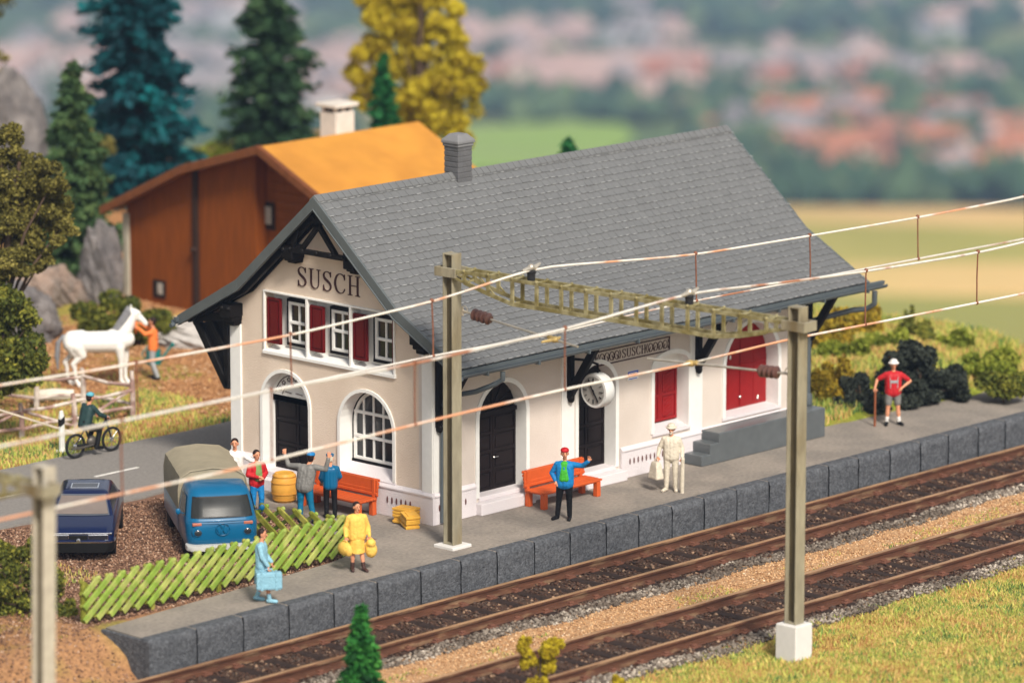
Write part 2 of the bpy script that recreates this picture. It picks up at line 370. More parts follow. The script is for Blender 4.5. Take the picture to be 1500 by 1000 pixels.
def grass(n, x0, x1, y0, y1, cond, hh=(.08,.19), bias=0., s=0, w=.016, lean=.5):
    x,y = rect(n,x0,x1,y0,y1); k = cond(x,y); x=x[k]; y=y[k]
    t_ = .05+.85*fbm(x*.9,y*.9,70+s)+.75*(rng.uniform(0,1,len(x))-.5)+bias
    blades('grass', x, y, rng.uniform(*hh,len(x)), m_grass, t_, w=w, lean=lean)
grass(230000,-10,13,-18,-10.3, lambda x,y: (y < -10.55+.7*(fbm(x*1.3,y*1.3,5)-.5)) & (fbm(x*1.5,y*1.5,15)+.25*sst(-10.5,-11.5,y) > .36), (.05,.12), -.06, s=1, w=.012, lean=.9)
grass(30000,-10,13,-18,-10.3, lambda x,y: (y < -10.7+.7*(fbm(x*1.3,y*1.3,5)-.5)) & (fbm(x*2.2,y*2.2,16) > .5), (.10,.20), .0, s=9, w=.022, lean=.8)
grass(9000,-14,26,-7.7,-6.7, lambda x,y: fbm(x*1.2,y*1.2,25) > .58, (.04,.1), .05, 2)
grass(60000,-16,6,12.3,24, lambda x,y: (fbm(x*.5,y*.5,35)+.28*sst(14.6,12.6,y)*sst(6,0,x)+.2*sst(4,0,x-.5*(y-14)) > .53), (.08,.2), .05, 3, .022)
grass(26000,2,26,12.3,26, lambda x,y: fbm(x*.5,y*.5,36) > .62, (.08,.17), -.2, 4, .022)
grass(70000,15,31,-.6,12, lambda x,y: (y > .25-.03*(x-15)+.5*(fbm(x,y,9)-.5)) & (fbm(x*.8,y*.8,38) > .33), (.1,.3), .0, 5, .025)
grass(9000,-24,-12,-5,3, lambda x,y: (fbm(x*.8,y*.8,39) > .66) & ((x<-12.5)|(y>-.8)), (.06,.15), -.1, 6)
grass(9000,-24,-9,2,7.4, lambda x,y: (x < -9.4+.25*(y-2)+fbm(x,y,3)*.5), (.08,.18), .0, 7)

# ---- railway tracks
rail_m = mat('rail_rust', (.085,.034,.018), rough=.6, var=.35, scale=5, col2=(.17,.10,.055), mixscale=3.2, lo=.54, hi=.66, bump=.3, bscale=10, stretch=(.35,1,2), spec=.4)
rtop_m = mat('rail_top', (.34,.20,.105), rough=.45, var=.25, scale=5, col2=(.20,.10,.05), mixscale=1.5, lo=.5, hi=.65, stretch=(.3,1,1), spec=.4)
slp_m = mat('sleeper_wood', (.032,.020,.016), rough=.85, var=.4, scale=5, bump=.6, bscale=12)
chair_m = mat('chair_rust', (.14,.06,.038), rough=.7, var=.35, scale=9, bump=.5)
def track(c, label):
    T = thing('railway_track', label, 'track', (0,c,0))
    for sgn in (-1,1):
        y = sgn*.91; prof = [(-.15,-.93),(.15,-.93),(.15,-.905),(.03,-.87),(.028,-.78),(.065,-.765),(.065,-.71),(-.065,-.71),(-.065,-.765),(-.028,-.78),(-.03,-.87),(-.15,-.905)]
        b = MB(); b.prism([(y+u,w) for u,w in prof], -30, 30, 'yz'); rl_=b.build('rail', rail_m, T, bevel=.008); b = MB(); b.box(-30,30,y-.058,y+.058,-.7095,-.700); b.build('rail_head', rtop_m, rl_, bevel=.003)
    proto = None
    k = 0
    for i in range(48):
        x = -17.5 + i*.93 + random.uniform(-.03,.03)
        if proto is None:
            b = MB(); b.box(-.15,.15,-1.5,1.5,-1.05,-.925); proto = s_ = b.build('sleeper', slp_m, T, bevel=.02)
            for sg in (-1,1):
                for sd_ in (-1,1):
                    cb = MB(); yy = sg*.91+sd_*.17; cb.box(-.14,.14,yy-.09,yy+.09,-.93,-.885); cb.box(-.07,.07,yy-.06+sd_*-.03,yy+.06+sd_*-.03,-.89,-.845); cb.build('rail_chair', chair_m, s_, bevel=.01)
        else: s_ = copy_tree(proto, T)
        s_.location = (x, random.uniform(-.05,.05), random.uniform(-.01,.01)); s_.rotation_euler.z = random.uniform(-.02,.02)
    return T
track(-4.3, 'rusty railway track running right beside the platform edge')
track(-8.95, 'rusty railway track farther from the platform, beside the grass')
# ================================================================== the station
st = thing('station_building', 'cream rendered railway station with grey slate roof and dark red shutters', 'station', (0,0,0))
beige = mat('render_beige', (.64,.52,.415), rough=.92, col2=(.72,.60,.49), mixscale=.8, lo=.3, hi=.7, var=.1, scale=60, bump=.45, bscale=45, spec=.15)
cream = mat('render_cream', (.57,.495,.435), rough=.92, col2=(.65,.575,.515), mixscale=.8, lo=.3, hi=.7, var=.06, scale=60, bump=.35, bscale=45, spec=.15)
white = mat('trim_white', (.74,.73,.70), rough=.55, var=.04, scale=6, spec=.35)
pinkw = mat('plinth_render', (.66,.61,.62), rough=.9, var=.09, scale=50, bump=.4, bscale=45, spec=.2)
black = mat('timber_black', (.006,.005,.005), rough=.5, var=.3, scale=5, spec=.12, bump=.1)
brown = mat('door_brown', (.013,.009,.009), rough=.5, var=.15, scale=6, spec=.12)
red_s = mat('shutter_red', (.105,.004,.005), rough=.4, var=.1, scale=5, spec=.2)
red_d = mat('door_red', (.25,.010,.011), rough=.4, var=.1, scale=5, spec=.2)
glass = emat_glass('window_dark', (.015,.015,.018))
slate = mat('roof_slate', (.128,.131,.133), rough=.42, var=.08, scale=2.2, spec=.4, bump=.08, bscale=30)
slate_d = mat('roof_edge', (.085,.097,.10), rough=.42, var=.1, scale=3, spec=.35)
ink = mat('lettering_brown', (.06,.025,.025), rough=.6)
OL = 8   # arch half segments
def arch(u0, u1, z0, ztop, rise=None, n=OL, grow=0.):
    c = (u0+u1)/2; hw = (u1-u0)/2+grow; rise = (rise or (u1-u0)/2); sp = ztop-rise; rz = rise+grow
    return [(c-hw, z0-grow*0)] + [(c-hw*math.cos(PI*i/(2*n)), sp+rz*math.sin(PI*i/(2*n))) for i in range(2*n+1)] + [(c+hw, z0)]
def wall(mb, u0, u1, zb, topf, opens, t0, t1, plane, extra=()):
    cuts = {u0, u1} | set(extra)
    for (a, b_, z0, zt, rise) in opens:
        cuts |= {p_[0] for p_ in (arch(a,b_,z0,zt,rise) if rise != 0 else [(a,0),(b_,0)])}
    cuts = sorted(c for c in cuts if u0-1e-6 <= c <= u1+1e-6)
    for ua, ub in zip(cuts[:-1], cuts[1:]):
        if ub-ua < 1e-5: continue
        mid = (ua+ub)/2; lo_a = lo_b = zb
        for (a, b_, z0, zt, rise) in opens:
            if a < mid < b_:
                if z0 > zb: mb.prism([(ua,lo_a),(ub,lo_b),(ub,z0),(ua,z0)], t0, t1, plane)
                def tz(u):
                    if rise == 0: return zt
                    r_ = rise or (b_-a)/2; c = (a+b_)/2; q = max(0, 1-((u-c)/((b_-a)/2))**2); return zt-r_+r_*math.sqrt(q)
                lo_a, lo_b = tz(ua), tz(ub)
        mb.prism([(ua,lo_a),(ub,lo_b),(ub,topf(ub)),(ua,topf(ua))], t0, t1, plane)
RZ = lambda o: 7.78-.863*abs(o) if abs(o) < 2.85 else 7.78-.863*2.85-.553*(abs(o)-2.85)   # underside of the roof over the offset from the ridge
topg = lambda y: RZ(y-3.62)-.16
# --- front wall
fo = [(1.64,3.4,.4,3.25,None),(5.32,6.78,.35,3.18,None),(8.25,9.64,.98,3.02,.30),(11.1,13.3,.95,3.38,None)]
b = MB(); wall(b, .02, 14.58, .0, lambda u: 4.82, fo, .03, .5, 'xz'); b.build('front_wall', cream, st)
go = [(4.38,6.09,.45,3.12,None),(1.38,3.28,.86,3.03,None),(1.36,5.94,3.62,5.12,0)]
b = MB(); wall(b, .02, 7.22, 0, topg, go, .03, .55, 'yz', extra=(.77,3.62,6.47)); b.build('gable_wall', beige, st)
b = MB(); wall(b, .02, 7.22, 0, topg, [], 14.1, 14.57, 'yz', extra=(.77,3.62,6.47)); b.build('gable_wall', cream, st)
b = MB(); b.box(.5, 14.1, 6.8, 7.21, 0, 4.82); b.build('rear_wall', cream, st)
# --- surrounds lining each opening
def surround(a, b_, z0, zt, rise, plane, depth, w=.1, parent=st, proud=0.0):
    mb = MB()
    if rise != 0: A = arch(a,b_,z0,zt,rise,grow=-.02); B = arch(a,b_,z0,zt,rise,grow=w)
    else: A = [(a+.02,z0),(a+.02,zt-.02),(b_-.02,zt-.02),(b_-.02,z0)]; B = [(a-w,z0),(a-w,zt+w),(b_+w,zt+w),(b_+w,z0)]
    mb.strip(A, B, -.012-proud, depth, plane); return mb.build('surround', white, parent)
for o_ in fo: surround(*o_, 'xz', .45)
for o_ in go[:2]: surround(*o_, 'yz', .52, w=.07)
# sloping sills and tympana
def sill(mb, a, b_, z0, z1, depth, plane):
    prof = [(-.02,z0-.06),(-.02,z0+.02),(depth,z1),(depth,z0-.06)]
    if plane == 'xz': mb.prism([(y,z) for y,z in prof], a, b_, 'yz')
    else: mb.prism([(x,z) for x,z in prof], a, b_, 'xz')
for q in ((8.2,9.7,.96,1.1,.45,'xz'),(11.0,13.4,.93,1.0,.45,'xz'),(1.3,3.36,.82,1.12,.5,'yz')):
    b = MB(); sill(b, *q); b.build('window_sill', pinkw, st)
b = MB(); b.box(1.5,3.5,-.24,.45,0,.30); b.box(1.66,3.38,-.02,.47,.3,.42); b.build('door_step', pinkw, st, bevel=.02)
b = MB(); b.box(5.2,6.95,-.26,.45,0,.27); b.box(5.34,6.76,-.02,.47,.27,.38); b.build('door_step', pinkw, st, bevel=.02)
b = MB(); b.box(-.28,.5,4.25,6.2,0,.3); b.box(-.02,.55,4.4,6.07,.3,.46); b.build('door_step', pinkw, st, bevel=.02)
# --- plinth
def slots(mb, pts, plane):
    for u,z in pts:
        if plane == 'xz': mb.ball((u,-.072,z),(.028,.012,.085),8,6)
        else: mb.ball((-.072,u,z),(.012,.03,.09),8,6)
for a_,c_ in ((0,1.5),(3.5,5.2),(6.95,14.6)):
    b = MB(); b.box(a_,c_,-.06,.02,0,.72); b.prism([(-.085,.70),(-.085,.745),(-.0,.82),(.02,.82),(.02,.70)], a_, c_, 'yz'); pl = b.build('plinth', pinkw, st, bevel=.008)
for a_,c_ in ((-.06,4.25),(6.2,7.27)):
    b = MB(); b.box(-.06,.02,a_,c_,0,.72); b.prism([(-.085,.70),(-.085,.745),(0,.82),(.02,.82),(.02,.70)], a_, c_, 'xz'); b.build('plinth', pinkw, st, bevel=.008)
slot_m = mat('vent_slot', (.12,.05,.045), rough=.8)
b = MB(); slots(b, [(7.25+.16*i,.42) for i in range(10)]+[(.16+.1*i,.42) for i in range(3)]+[(1.1,.42)], 'xz'); slots(b, [(.72+.16*i,.42) for i in range(6)]+[(3.45+.15*i,.42) for i in range(3)], 'yz'); b.build('vent_slot', slot_m, pl)
# --- pilasters
def pil(b, a, c, z0, z1, plane, pr=.0):
    if plane == 'xz': b.box(a,c,-.015-pr,.1,z0,z1)
    else: b.box(-.015-pr,.1,a,c,z0,z1)
for a_,c_,pln,z1 in ((0,.44,'xz',4.7),(4.7,5.16,'xz',4.75),(9.68,10.16,'xz',4.75),(13.9,14.6,'xz',4.7),(.0,.36,'yz',4.35),(6.85,7.24,'yz',4.34)):
    b = MB(); pil(b, a_, c_, .8, z1, pln, .01); b.build('pilaster', white, st, bevel=.012)
# --- doors
def leaf(name, m, u0, u1, z0, z1, t, plane, rows, cols=1, parent=st, fr=.07, stiles=None, th=.05):
    """a door leaf whose panels are sunk between rails; t is the front face"""
    mb = MB()
    def bx(a,c,d,e,t0,t1): mb.box(a,c,t0,t1,d,e) if plane == 'xz' else mb.box(t0,t1,a,c,d,e)
    bx(u0,u1,z0,z1,t+.035,t+.035+th); cw = (u1-u0-fr)/cols; rh = (z1-z0-fr)/rows
    for i in range(cols+1): bx(u0+i*cw,u0+i*cw+fr,z0,z1,t,t+.036)
    for j in range(rows+1): bx(u0,u1,z0+j*rh,z0+j*rh+fr,t+.002,t+.036)
    for i in range(cols):
        for j in range(rows):
            bx(u0+i*cw+fr+.05,u0+(i+1)*cw-.05,z0+j*rh+fr+.05,z0+(j+1)*rh-.05,t+.012,t+.036)
    return mb.build(name, m, parent, bevel=.008)
d1 = leaf('door_leaf', brown, 1.66, 2.52, .42, 2.4, .36, 'xz', 4); leaf('door_leaf', brown, 2.53, 3.39, .42, 2.4, .36, 'xz', 4)
b = MB(); b.prism(arch(1.6,3.44,2.42,3.3,None), .40, .46, 'xz'); b.box(1.64,3.4,.31,.4,2.36,2.47); b.box(1.64,3.4,.33,.4,2.56,2.62)
for q in range(1,6): a_ = PI*q/6; b.bar((2.52,.38,2.5),(2.52-.8*math.cos(a_),.38,2.5+.72*math.sin(a_)),.035,.03,(0,1,0))
b.build('fanlight', brown, st, bevel=.01)
leaf('door_leaf', brown, 5.34, 6.76, .38, 2.62, .38, 'xz', 4, 2); b = MB(); b.prism(arch(5.3,6.8,2.4,3.2,None), .42, .47, 'xz'); b.build('fanlight', brown, st)
hm = mat('handle_steel', (.5,.48,.45), rough=.3, metal=1)
b = MB(); b.tube([(2.56,.33,1.25),(2.7,.33,1.25)], .015); b.ball((2.56,.345,1.25),.03); b.build('door_handle', hm, d1)
# red freight door: planked leaf inside the arch
b = MB(); b.prism(arch(11.08,13.32,1.0,3.4,None), .42, .5, 'xz')
ga = arch(11.14,13.26,1.02,3.34,None)
for k in range(4):
    u = 11.19+k*.515; q = max(0,1-((max(abs(u-12.2),abs(u+.45-12.2)))/1.08)**2); b.box(u,u+.45,.409,.43,1.10,2.2+1.02*math.sqrt(q))
rd = b.build('freight_door', red_d, st, bevel=.006)
b = MB(); b.box(12.165,12.215,.385,.41,1.05,3.25); b.box(11.16,13.24,.39,.41,2.1,2.16); b.build('door_batten', red_d, rd)
b = MB()
for u in (11.75,12.9):
    for z in (1.15,1.2): b.ball((u,.40,z+ (1.25 if u<12 else 0)),.04)
b.ball((12.15,.385,1.3),.045); b.build('door_handle', hm, rd)
# red shuttered window on the platform side
rs = leaf('shutter', red_d, 8.27, 8.94, 1.14, 2.52, .40, 'xz', 2, 1); leaf('shutter', red_d, 8.95, 9.62, 1.14, 2.52, .40, 'xz', 2, 1)
b = MB(); b.prism(arch(8.2,9.7,2.5,3.1,.36), .36, .46, 'xz'); b.build('tympanum', white, st)
for u0 in (8.27,8.95):
    b = MB()
    for j in range(2):
        cx_, cz_ = u0+.335, 1.5+.66*j
        for k in range(-2,3): b.bar((cx_-.14,.405,cz_+.11*k-.05),(cx_+.14,.405,cz_+.11*k+.05),.025,.02,(0,1,0))
    b.build('shutter_slat', red_d, rs)
# --- gable door with lettered tympanum
leaf('door_leaf', brown, 4.4, 6.07, .46, 2.42, .44, 'yz', 3, 2)
b = MB(); b.prism(arch(4.34,6.13,2.4,3.14,None), .36, .5, 'yz'); ty = b.build('tympanum', white, st)
b = MB()
pts = lambda rr,a0,a1,n,cy=5.24,cz=2.3: [(cy+rr*.80*math.cos(PI*(a0+(a1-a0)*i/n)), cz+rr*.74*math.sin(PI*(a0+(a1-a0)*i/n))) for i in range(n+1)]
for rr,a0,a1,w_ in ((.93,.08,.92,.03),(.62,.1,.9,.02)):
    P1 = pts(rr,a0,a1,14); P2 = pts(rr-w_,a0,a1,14); b.strip(P1,P2,.345,.36,'yz')
for i in range(7):
    a_ = .16+.68*i/6; c0 = pts(.78,a_,a_,1)[0]
    for k in range(5): a2 = k*1.26; b.bar((.35,c0[0]+.06*math.cos(a2),c0[1]+.06*math.sin(a2)),(.35,c0[0]+.07*math.cos(a2+1.7),c0[1]+.07*math.sin(a2+1.7)),.018,.012)
for k in range(3): b.bar((.35,5.6-.4*k,2.52),(.35,5.36-.4*k,2.50),.035,.012)
b.build('tympanum_ornament', ink, ty)
# --- glazed windows: frame, mullions, panes
def window(u0,u1,z0,z1,t,nu,nz,plane,rise=0,parent=st,bars=.055,outer=.08):
    f = MB()
    def bx(mb,a,c,d,e,t0,t1): mb.box(a,c,t0,t1,d,e) if plane=='xz' else mb.box(t0,t1,a,c,d,e)
    c = (u0+u1)/2; hw=(u1-u0)/2
    top = lambda u: (z1 if rise==0 else z1-rise+rise*math.sqrt(max(0,1-((u-c)/hw)**2)))
    if rise: A = arch(u0,u1,z0,z1,rise,grow=-outer); B = arch(u0,u1,z0,z1,rise,grow=0); f.strip(A,B,t,t+.08,plane)
    else: bx(f,u0,u0+outer,z0,z1,t,t+.08); bx(f,u1-outer,u1,z0,z1,t,t+.08); bx(f,u0,u1,z1-outer,z1,t+.002,t+.08)
    bx(f,u0,u1,z0,z0+outer,t+.002,t+.08)
    for i in range(1,nu): u=u0+(u1-u0)*i/nu; bx(f,u-bars/2,u+bars/2,z0,top(u)-.02,t+.01,t+.07)
    zs = [z0+(z1-z0)*j/nz for j in range(1,nz)]
    for z in zs: bx(f,u0+.02,u1-.02,z-bars/2-.01,z+bars/2+.01,t-.008,t+.068)
    w_ = f.build('window', white, parent, bevel=.01)
    p_ = MB()
    if rise: p_.prism(arch(u0+.03,u1-.03,z0+.02,z1-.03,rise), t+.05, t+.06, plane)
    else: bx(p_,u0+.02,u1-.02,z0+.02,z1-.02,t+.05,t+.06)
    p_.build('pane', glass, w_)
    d_ = MB()
    if rise: d_.strip(arch(u0,u1,z0-.05,z1,rise,grow=-.005), arch(u0,u1,z0-.05,z1,rise,grow=.05), t+.01, t+.1, plane)
    else: bx(d_,u0-.06,u0,z0-.05,z1+.07,t+.01,t+.1); bx(d_,u1,u1+.06,z0-.05,z1+.07,t+.01,t+.1); bx(d_,u0,u1,z1,z1+.09,t+.01,t+.1)
    bx(d_,u0-.04,u1+.04,z0-.07,z0,t-.02,t+.1)
    d_.build('frame', black, w_)
    return w_
window(1.46,3.2,1.14,2.98,.42,5,3,'yz',rise=.87)
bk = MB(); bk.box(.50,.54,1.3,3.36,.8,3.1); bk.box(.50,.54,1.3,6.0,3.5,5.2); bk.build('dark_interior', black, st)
# triple window recess
b = MB(); b.box(-.02,.36,1.30,1.35,3.57,5.17); b.box(-.02,.36,5.95,6.0,3.57,5.17); b.box(-.022,.36,1.30,6.0,5.12,5.17); b.prism([(-.037,3.52),(-.037,3.6),(.36,3.72),(.36,3.52)], 1.28, 6.02, 'xz')
for y in (2.86,4.42): b.box(-.021,.36,y-.035,y+.035,3.57,5.15)
b.box(.32,.37,1.3,6.0,3.6,5.15); b.build('window_recess', white, st, bevel=.006)
for k,y0 in enumerate((1.4,2.94,4.5)):
    window(y0+.06,y0+.82,3.86,4.92,.22,2,2,'yz')
    ys = y0+.90
    leaf('shutter', red_s, ys+.02, ys+.50, 3.80, 4.98, .02, 'yz', 1, 1, fr=.05)
    sb = MB(); sb.bar((.26,y0+.02,4.39),(.02,y0-.0,4.39),.035,1.16); sb.build('shutter', red_s, st, bevel=.005)
# --- lettering
def ribbon(mb, P, Wd, t0, t1, plane):
    A=[];B=[]
    for i,p_ in enumerate(P):
        d = (Vector(P[min(i+1,len(P)-1)])-Vector(P[max(i-1,0)])).normalized(); nrm = Vector((-d.y,d.x)); w_=Wd[i]/2
        A.append((p_[0]+nrm.x*w_,p_[1]+nrm.y*w_)); B.append((p_[0]-nrm.x*w_,p_[1]-nrm.y*w_))
    mb.strip(A,B,t0,t1,plane)
def smooth(P,n=4):
    out=[]; k=len(P)
    for i in range(k-1):
        p0,p1,p2,p3 = (Vector(P[max(i-1,0)]),Vector(P[i]),Vector(P[i+1]),Vector(P[min(i+2,k-1)]))
        for j in range(n):
            t_=j/n; out.append(tuple(.5*((2*p1)+(p2-p0)*t_+(2*p0-5*p1+4*p2-p3)*t_*t_+(3*p1-p0-3*p2+p3)*t_**3)))
    return out+[tuple(P[-1])]
def glyph(ch):
    k,n_ = .095,.035   # thick and thin strokes
    if ch=='S':
        P=[(.52,.78,n_),(.45,.93,n_),(.29,.985,n_),(.13,.92,.06),(.075,.77,.09),(.15,.62,.11),(.31,.51,.12),(.47,.39,.11),(.53,.23,.09),(.45,.07,.06),(.27,.012,n_),(.12,.07,n_),(.06,.24,n_)]
        return .60,[P,[(.525,.99,n_),(.525,.72,n_)],[(.055,.30,n_),(.055,.0,n_)]]
    if ch=='C':
        P=[(.70,.76,n_),(.62,.92,n_),(.42,.985,n_),(.2,.87,.08),(.085,.5,.12),(.2,.13,.08),(.42,.012,n_),(.62,.08,n_),(.71,.26,n_)]
        return .76,[P,[(.70,.99,n_),(.70,.70,n_)]]
    if ch=='U':
        P=[(.17,1,k),(.17,.5,k),(.17,.3,k),(.24,.1,.07),(.42,.012,n_),(.6,.1,n_),(.66,.3,n_),(.66,1,n_)]
        return .80,[P,[(.03,.985,n_),(.32,.985,n_)],[(.54,.985,n_),(.78,.985,n_)]]
    if ch=='H':
        L_=[[(x,0,k),(x,1,k)] for x in (.17,.66)]+[[(.17,.5,n_),(.66,.5,n_)]]
        for x in (.17,.66):
            for z in (.015,.985): L_.append([(x-.14,z,n_),(x+.14,z,n_)])
        return .83,L_
def write(mb, text, u_left, u_right, z0, h, t0, t1, plane):
    """u_left is where the first letter stands (may be larger than u_right)"""
    tot = sum(glyph(c)[0]+.13 for c in text)-.13; sx = (u_right-u_left)/tot; u = 0; sw = h
    for c in text:
        w_,L_ = glyph(c)
        for P in L_:
            q = [(u_left+(u+p_[0])*sx, z0+p_[1]*h) for p_ in P]; wd=[p_[2]*h for p_ in P]
            if len(q)>2:
                ws = []
                for i in range(len(wd)-1): ws += [wd[i]+(wd[i+1]-wd[i])*j/4 for j in range(4)]
                ws.append(wd[-1]); q = smooth(q); wd = ws
            ribbon(mb,q,wd,t0,t1,plane)
        u += w_+.13
tw = sum(glyph(c)[0]+.13 for c in 'SUSCH')-.13; uu = 0
for c in 'SUSCH':
    w_ = glyph(c)[0]; b = MB(); write(b,c,4.76-2.24*uu/tw,4.76-2.24*(uu+w_)/tw,5.42,.50,.0,.05,'yz'); b.build('letter', ink, st); uu += w_+.13
# platform-side name board: frame, name and a row of scrolls each side
b = MB(); x0,x1,z0,z1 = 6.0,8.88,3.09,3.48
for a_ in ((x0,x1,z0,z0+.03),(x0,x1,z1-.03,z1),(x0,x0+.03,z0,z1),(x1-.03,x1,z0,z1)): b.box(a_[0],a_[1],.005,.05,a_[2],a_[3])
write(b,'SUSCH',7.03,7.95,3.17,.23,.01,.05,'xz')
for s0 in (6.18,8.06):
    for k in range(4):
        c_=(s0+.07+.19*k,3.285); sg = 1 if s0<7 else -1
        ring=[(c_[0]+.085*math.cos(a_*PI/6),c_[1]+.11*math.sin(a_*PI/6)) for a_ in range(13)]
        ribbon(b,ring,[.017]*13,.012,.05,'xz'); ribbon(b,[(c_[0]-.0*sg,c_[1]+.02),(c_[0]+.03*sg,c_[1]-.03),(c_[0]+.06*sg,c_[1]-.115)],[.016]*3,.010,.05,'xz')
    ribbon(b,[(s0-.05,3.17),(s0-.1,3.285),(s0-.05,3.4)],[.02]*3,.012,.05,'xz'); ribbon(b,[(s0+.75,3.17),(s0+.8,3.285),(s0+.75,3.4)],[.02]*3,.012,.05,'xz')
b.build('name_board', ink, st)
b = MB(); b.box(7.22,7.62,-.01,.03,2.55,2.78); ns = b.build('sign', white, st); blue = mat('sign_blue', (.02,.07,.45), rough=.4)
b = MB(); b.box(7.225,7.615,-.016,-.008,2.66,2.775); b.box(7.25,7.58,-.016,-.008,2.57,2.59); b.build('sign_band', blue, ns)
b = MB()
for k in range(6): b.box(7.26+.055*k,7.295+.055*k,-.02,-.014,2.69,2.745)
b.build('sign_lettering', white, ns)
# --- roof
rf = MB()
def rp(o, drop=0.): return (3.62+o, 7.86-.863*abs(o)-drop) if abs(o)<=2.85 else (3.62+o, 7.86-.863*2.85-.553*(abs(o)-2.85)-drop)
for sg in (-1,1):
    A=[rp(0,.05),rp(sg*2.85,.05),rp(sg*5.0,.05)]; B=[rp(0,.20),rp(sg*2.8,.20),rp(sg*4.98,.17)]
    rf.strip(A,B,-.44,15.27,'yz')
roof = rf.build('roof', black, st)
# slates: every slate is its own tilted tile inside this one surface
def slates(sg):
    mb = MB(); L1 = 2.85*math.hypot(1,.863); L2 = 2.17*math.hypot(1,.553); tot = L1+L2; rows = 28; rl = tot/rows; W_=.262
    nt_ = int(round(15.8/W_))
    def pos(s_):
        if s_<=L1: f_=s_/L1*2.85; return rp(sg*f_), (.863/math.hypot(1,.863))
        f_=2.85+(s_-L1)/L2*2.17; return rp(sg*f_), (.553/math.hypot(1,.553))
    for r_ in range(rows):
        (ya,za),_ = pos(r_*rl-.02 if r_ else 0); (yb,zb),sl_ = pos(min((r_+1)*rl,tot)); d=Vector((0,yb-ya,zb-za)).normalized(); nn=Vector((0,-d.z*1,d.y)); nn = nn if nn.z>0 else -nn
        off = (r_%2)*.5
        for k in range(nt_+1):
            xa = -.49+(k-off)*W_; xb = xa+W_-.008; xa=max(xa,-.49); xb=min(xb,15.32)
            if xb-xa<.05: continue
            lift=.026+random.uniform(-.003,.006); j=random.uniform(-.010,.010)
            p0=Vector((0,ya,za))+nn*.004; p1=Vector((0,yb,zb))+nn*lift+d*j; q1=p1-nn*.035
            c=.02
            vs=[(xa,p0.y,p0.z),(xb,p0.y,p0.z),(xb,(p1-d*c).y,(p1-d*c).z),(xb-c,p1.y,p1.z),(xa+c,p1.y,p1.z),(xa,(p1-d*c).y,(p1-d*c).z)]
            lo_=[(v[0],v[1]-nn.y*.035,v[2]-nn.z*.035) for v in vs[2:]]
            mb.add(vs+lo_+[(vs[0][0],vs[0][1]-nn.y*.01,vs[0][2]-nn.z*.01),(vs[1][0],vs[1][1]-nn.y*.01,vs[1][2]-nn.z*.01)],
                   [(0,1,2,3,4,5),(2,3,7,6),(3,4,8,7),(4,5,9,8),(5,0,10,9),(1,2,6,11)])
            # painted highlight: paler strip laid on the slate's lower edge
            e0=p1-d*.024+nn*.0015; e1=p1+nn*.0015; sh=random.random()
            if sh<.75: q0=xa+.03+.05*sh; q1=q0+.10+.06*random.random(); glints.append([(q0,e0.y,e0.z),(q1,e0.y,e0.z),(q1-.01,e1.y,e1.z),(q0+.01,e1.y,e1.z)])
    return mb
glint_m = mat('slate_painted_glint', (.24,.242,.24), rough=.4, var=.35, scale=1.6, spec=.4)  # paler slate colour, stands in for light glinting on the edges
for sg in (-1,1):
    glints=[]; cv=slates(sg).build('slate_covering', slate, roof, recalc=False)
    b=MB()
    for q in glints: b.add(q,[(0,1,2,3)])
    b.build('painted_glint', glint_m, cv, recalc=False)
b = MB()
for k in range(66):
    x = -.5+k*.24; b.prism([(3.62-.17,7.86-.10),(3.62-.16,7.86-.06),(3.62,7.86+.075),(3.62+.16,7.86-.06),(3.62+.17,7.86-.10)], x, min(x+.225,15.34), 'yz'); 
b.build('ridge_tile', slate, roof, bevel=.015)
for x0,x1 in ((-.53,-.45),(15.28,15.36)):
    b = MB()
    for sg in (-1,1):
        A=[rp(0,-.03),rp(sg*2.85,-.03),rp(sg*5.06,-.03)]; B=[rp(0,.27),rp(sg*2.78,.27),rp(sg*5.02,.22)]
        b.strip(A,B,x0,x1,'yz')
        C_=[(y_,z_+.0) for y_,z_ in B]; D_=[rp(0,.31),rp(sg*2.77,.31),rp(sg*5.02,.25)]
        b.strip(C_,D_,x0-.03,x1,'yz')
    b.build('verge_board', slate_d, roof, bevel=.01)
# rafters under the overhang
b = MB()
for sg in (-1,1):
    for (x0,x1) in ((-.33,-.2),(-.06,.0)):
        A=[rp(0,.2),rp(sg*2.82,.2),rp(sg*4.9,.16)]; B=[rp(0,.42),rp(sg*2.75,.42),rp(sg*4.85,.28)]; b.strip(A,B,x0,x1,'yz')
b.build('rafter', black, roof, bevel=.01)
# purlin ends with corbels, on the gable
for y,z in ((4.72,6.30),(2.50,6.30),(.20,4.70),(7.0,4.50)):
    b = MB(); lw=.24 if z<5 else .13; b.box(-.42,.1,y-.2,y+.2,z-.14,z+.2); b.box(-.34,.1,y-.17,y+.17,z-.14-lw*.5,z-.13); b.box(-.24,.1,y-.15,y+.15,z-.14-lw,z-.13); b.ball((-.4,y-.12,z+.1),.07); b.ball((-.4,y+.12,z+.1),.07); b.build('purlin_end', black, roof, bevel=.03)
b = MB(); X_=-.34
def tb(a,c,w=.12): b.bar((X_,3.62+a[0],a[1]),(X_,3.62+c[0],c[1]),w,.12)
tb((-1.25,6.42),(1.3,6.42),.17); tb((-.62,6.45),(.2,7.35)); tb((.62,6.45),(-.2,7.35)); tb((-.95,6.5),(-.95,6.85),.08); tb((0,7.1),(0,7.65),.14); tb((.95,6.5),(.72,6.95),.08)
for o_ in (-.95,-.5,0,.5,.95): b.ball((X_-.09,3.62+o_,6.45),.05)
b.build('gable_truss', black, roof, bevel=.015)
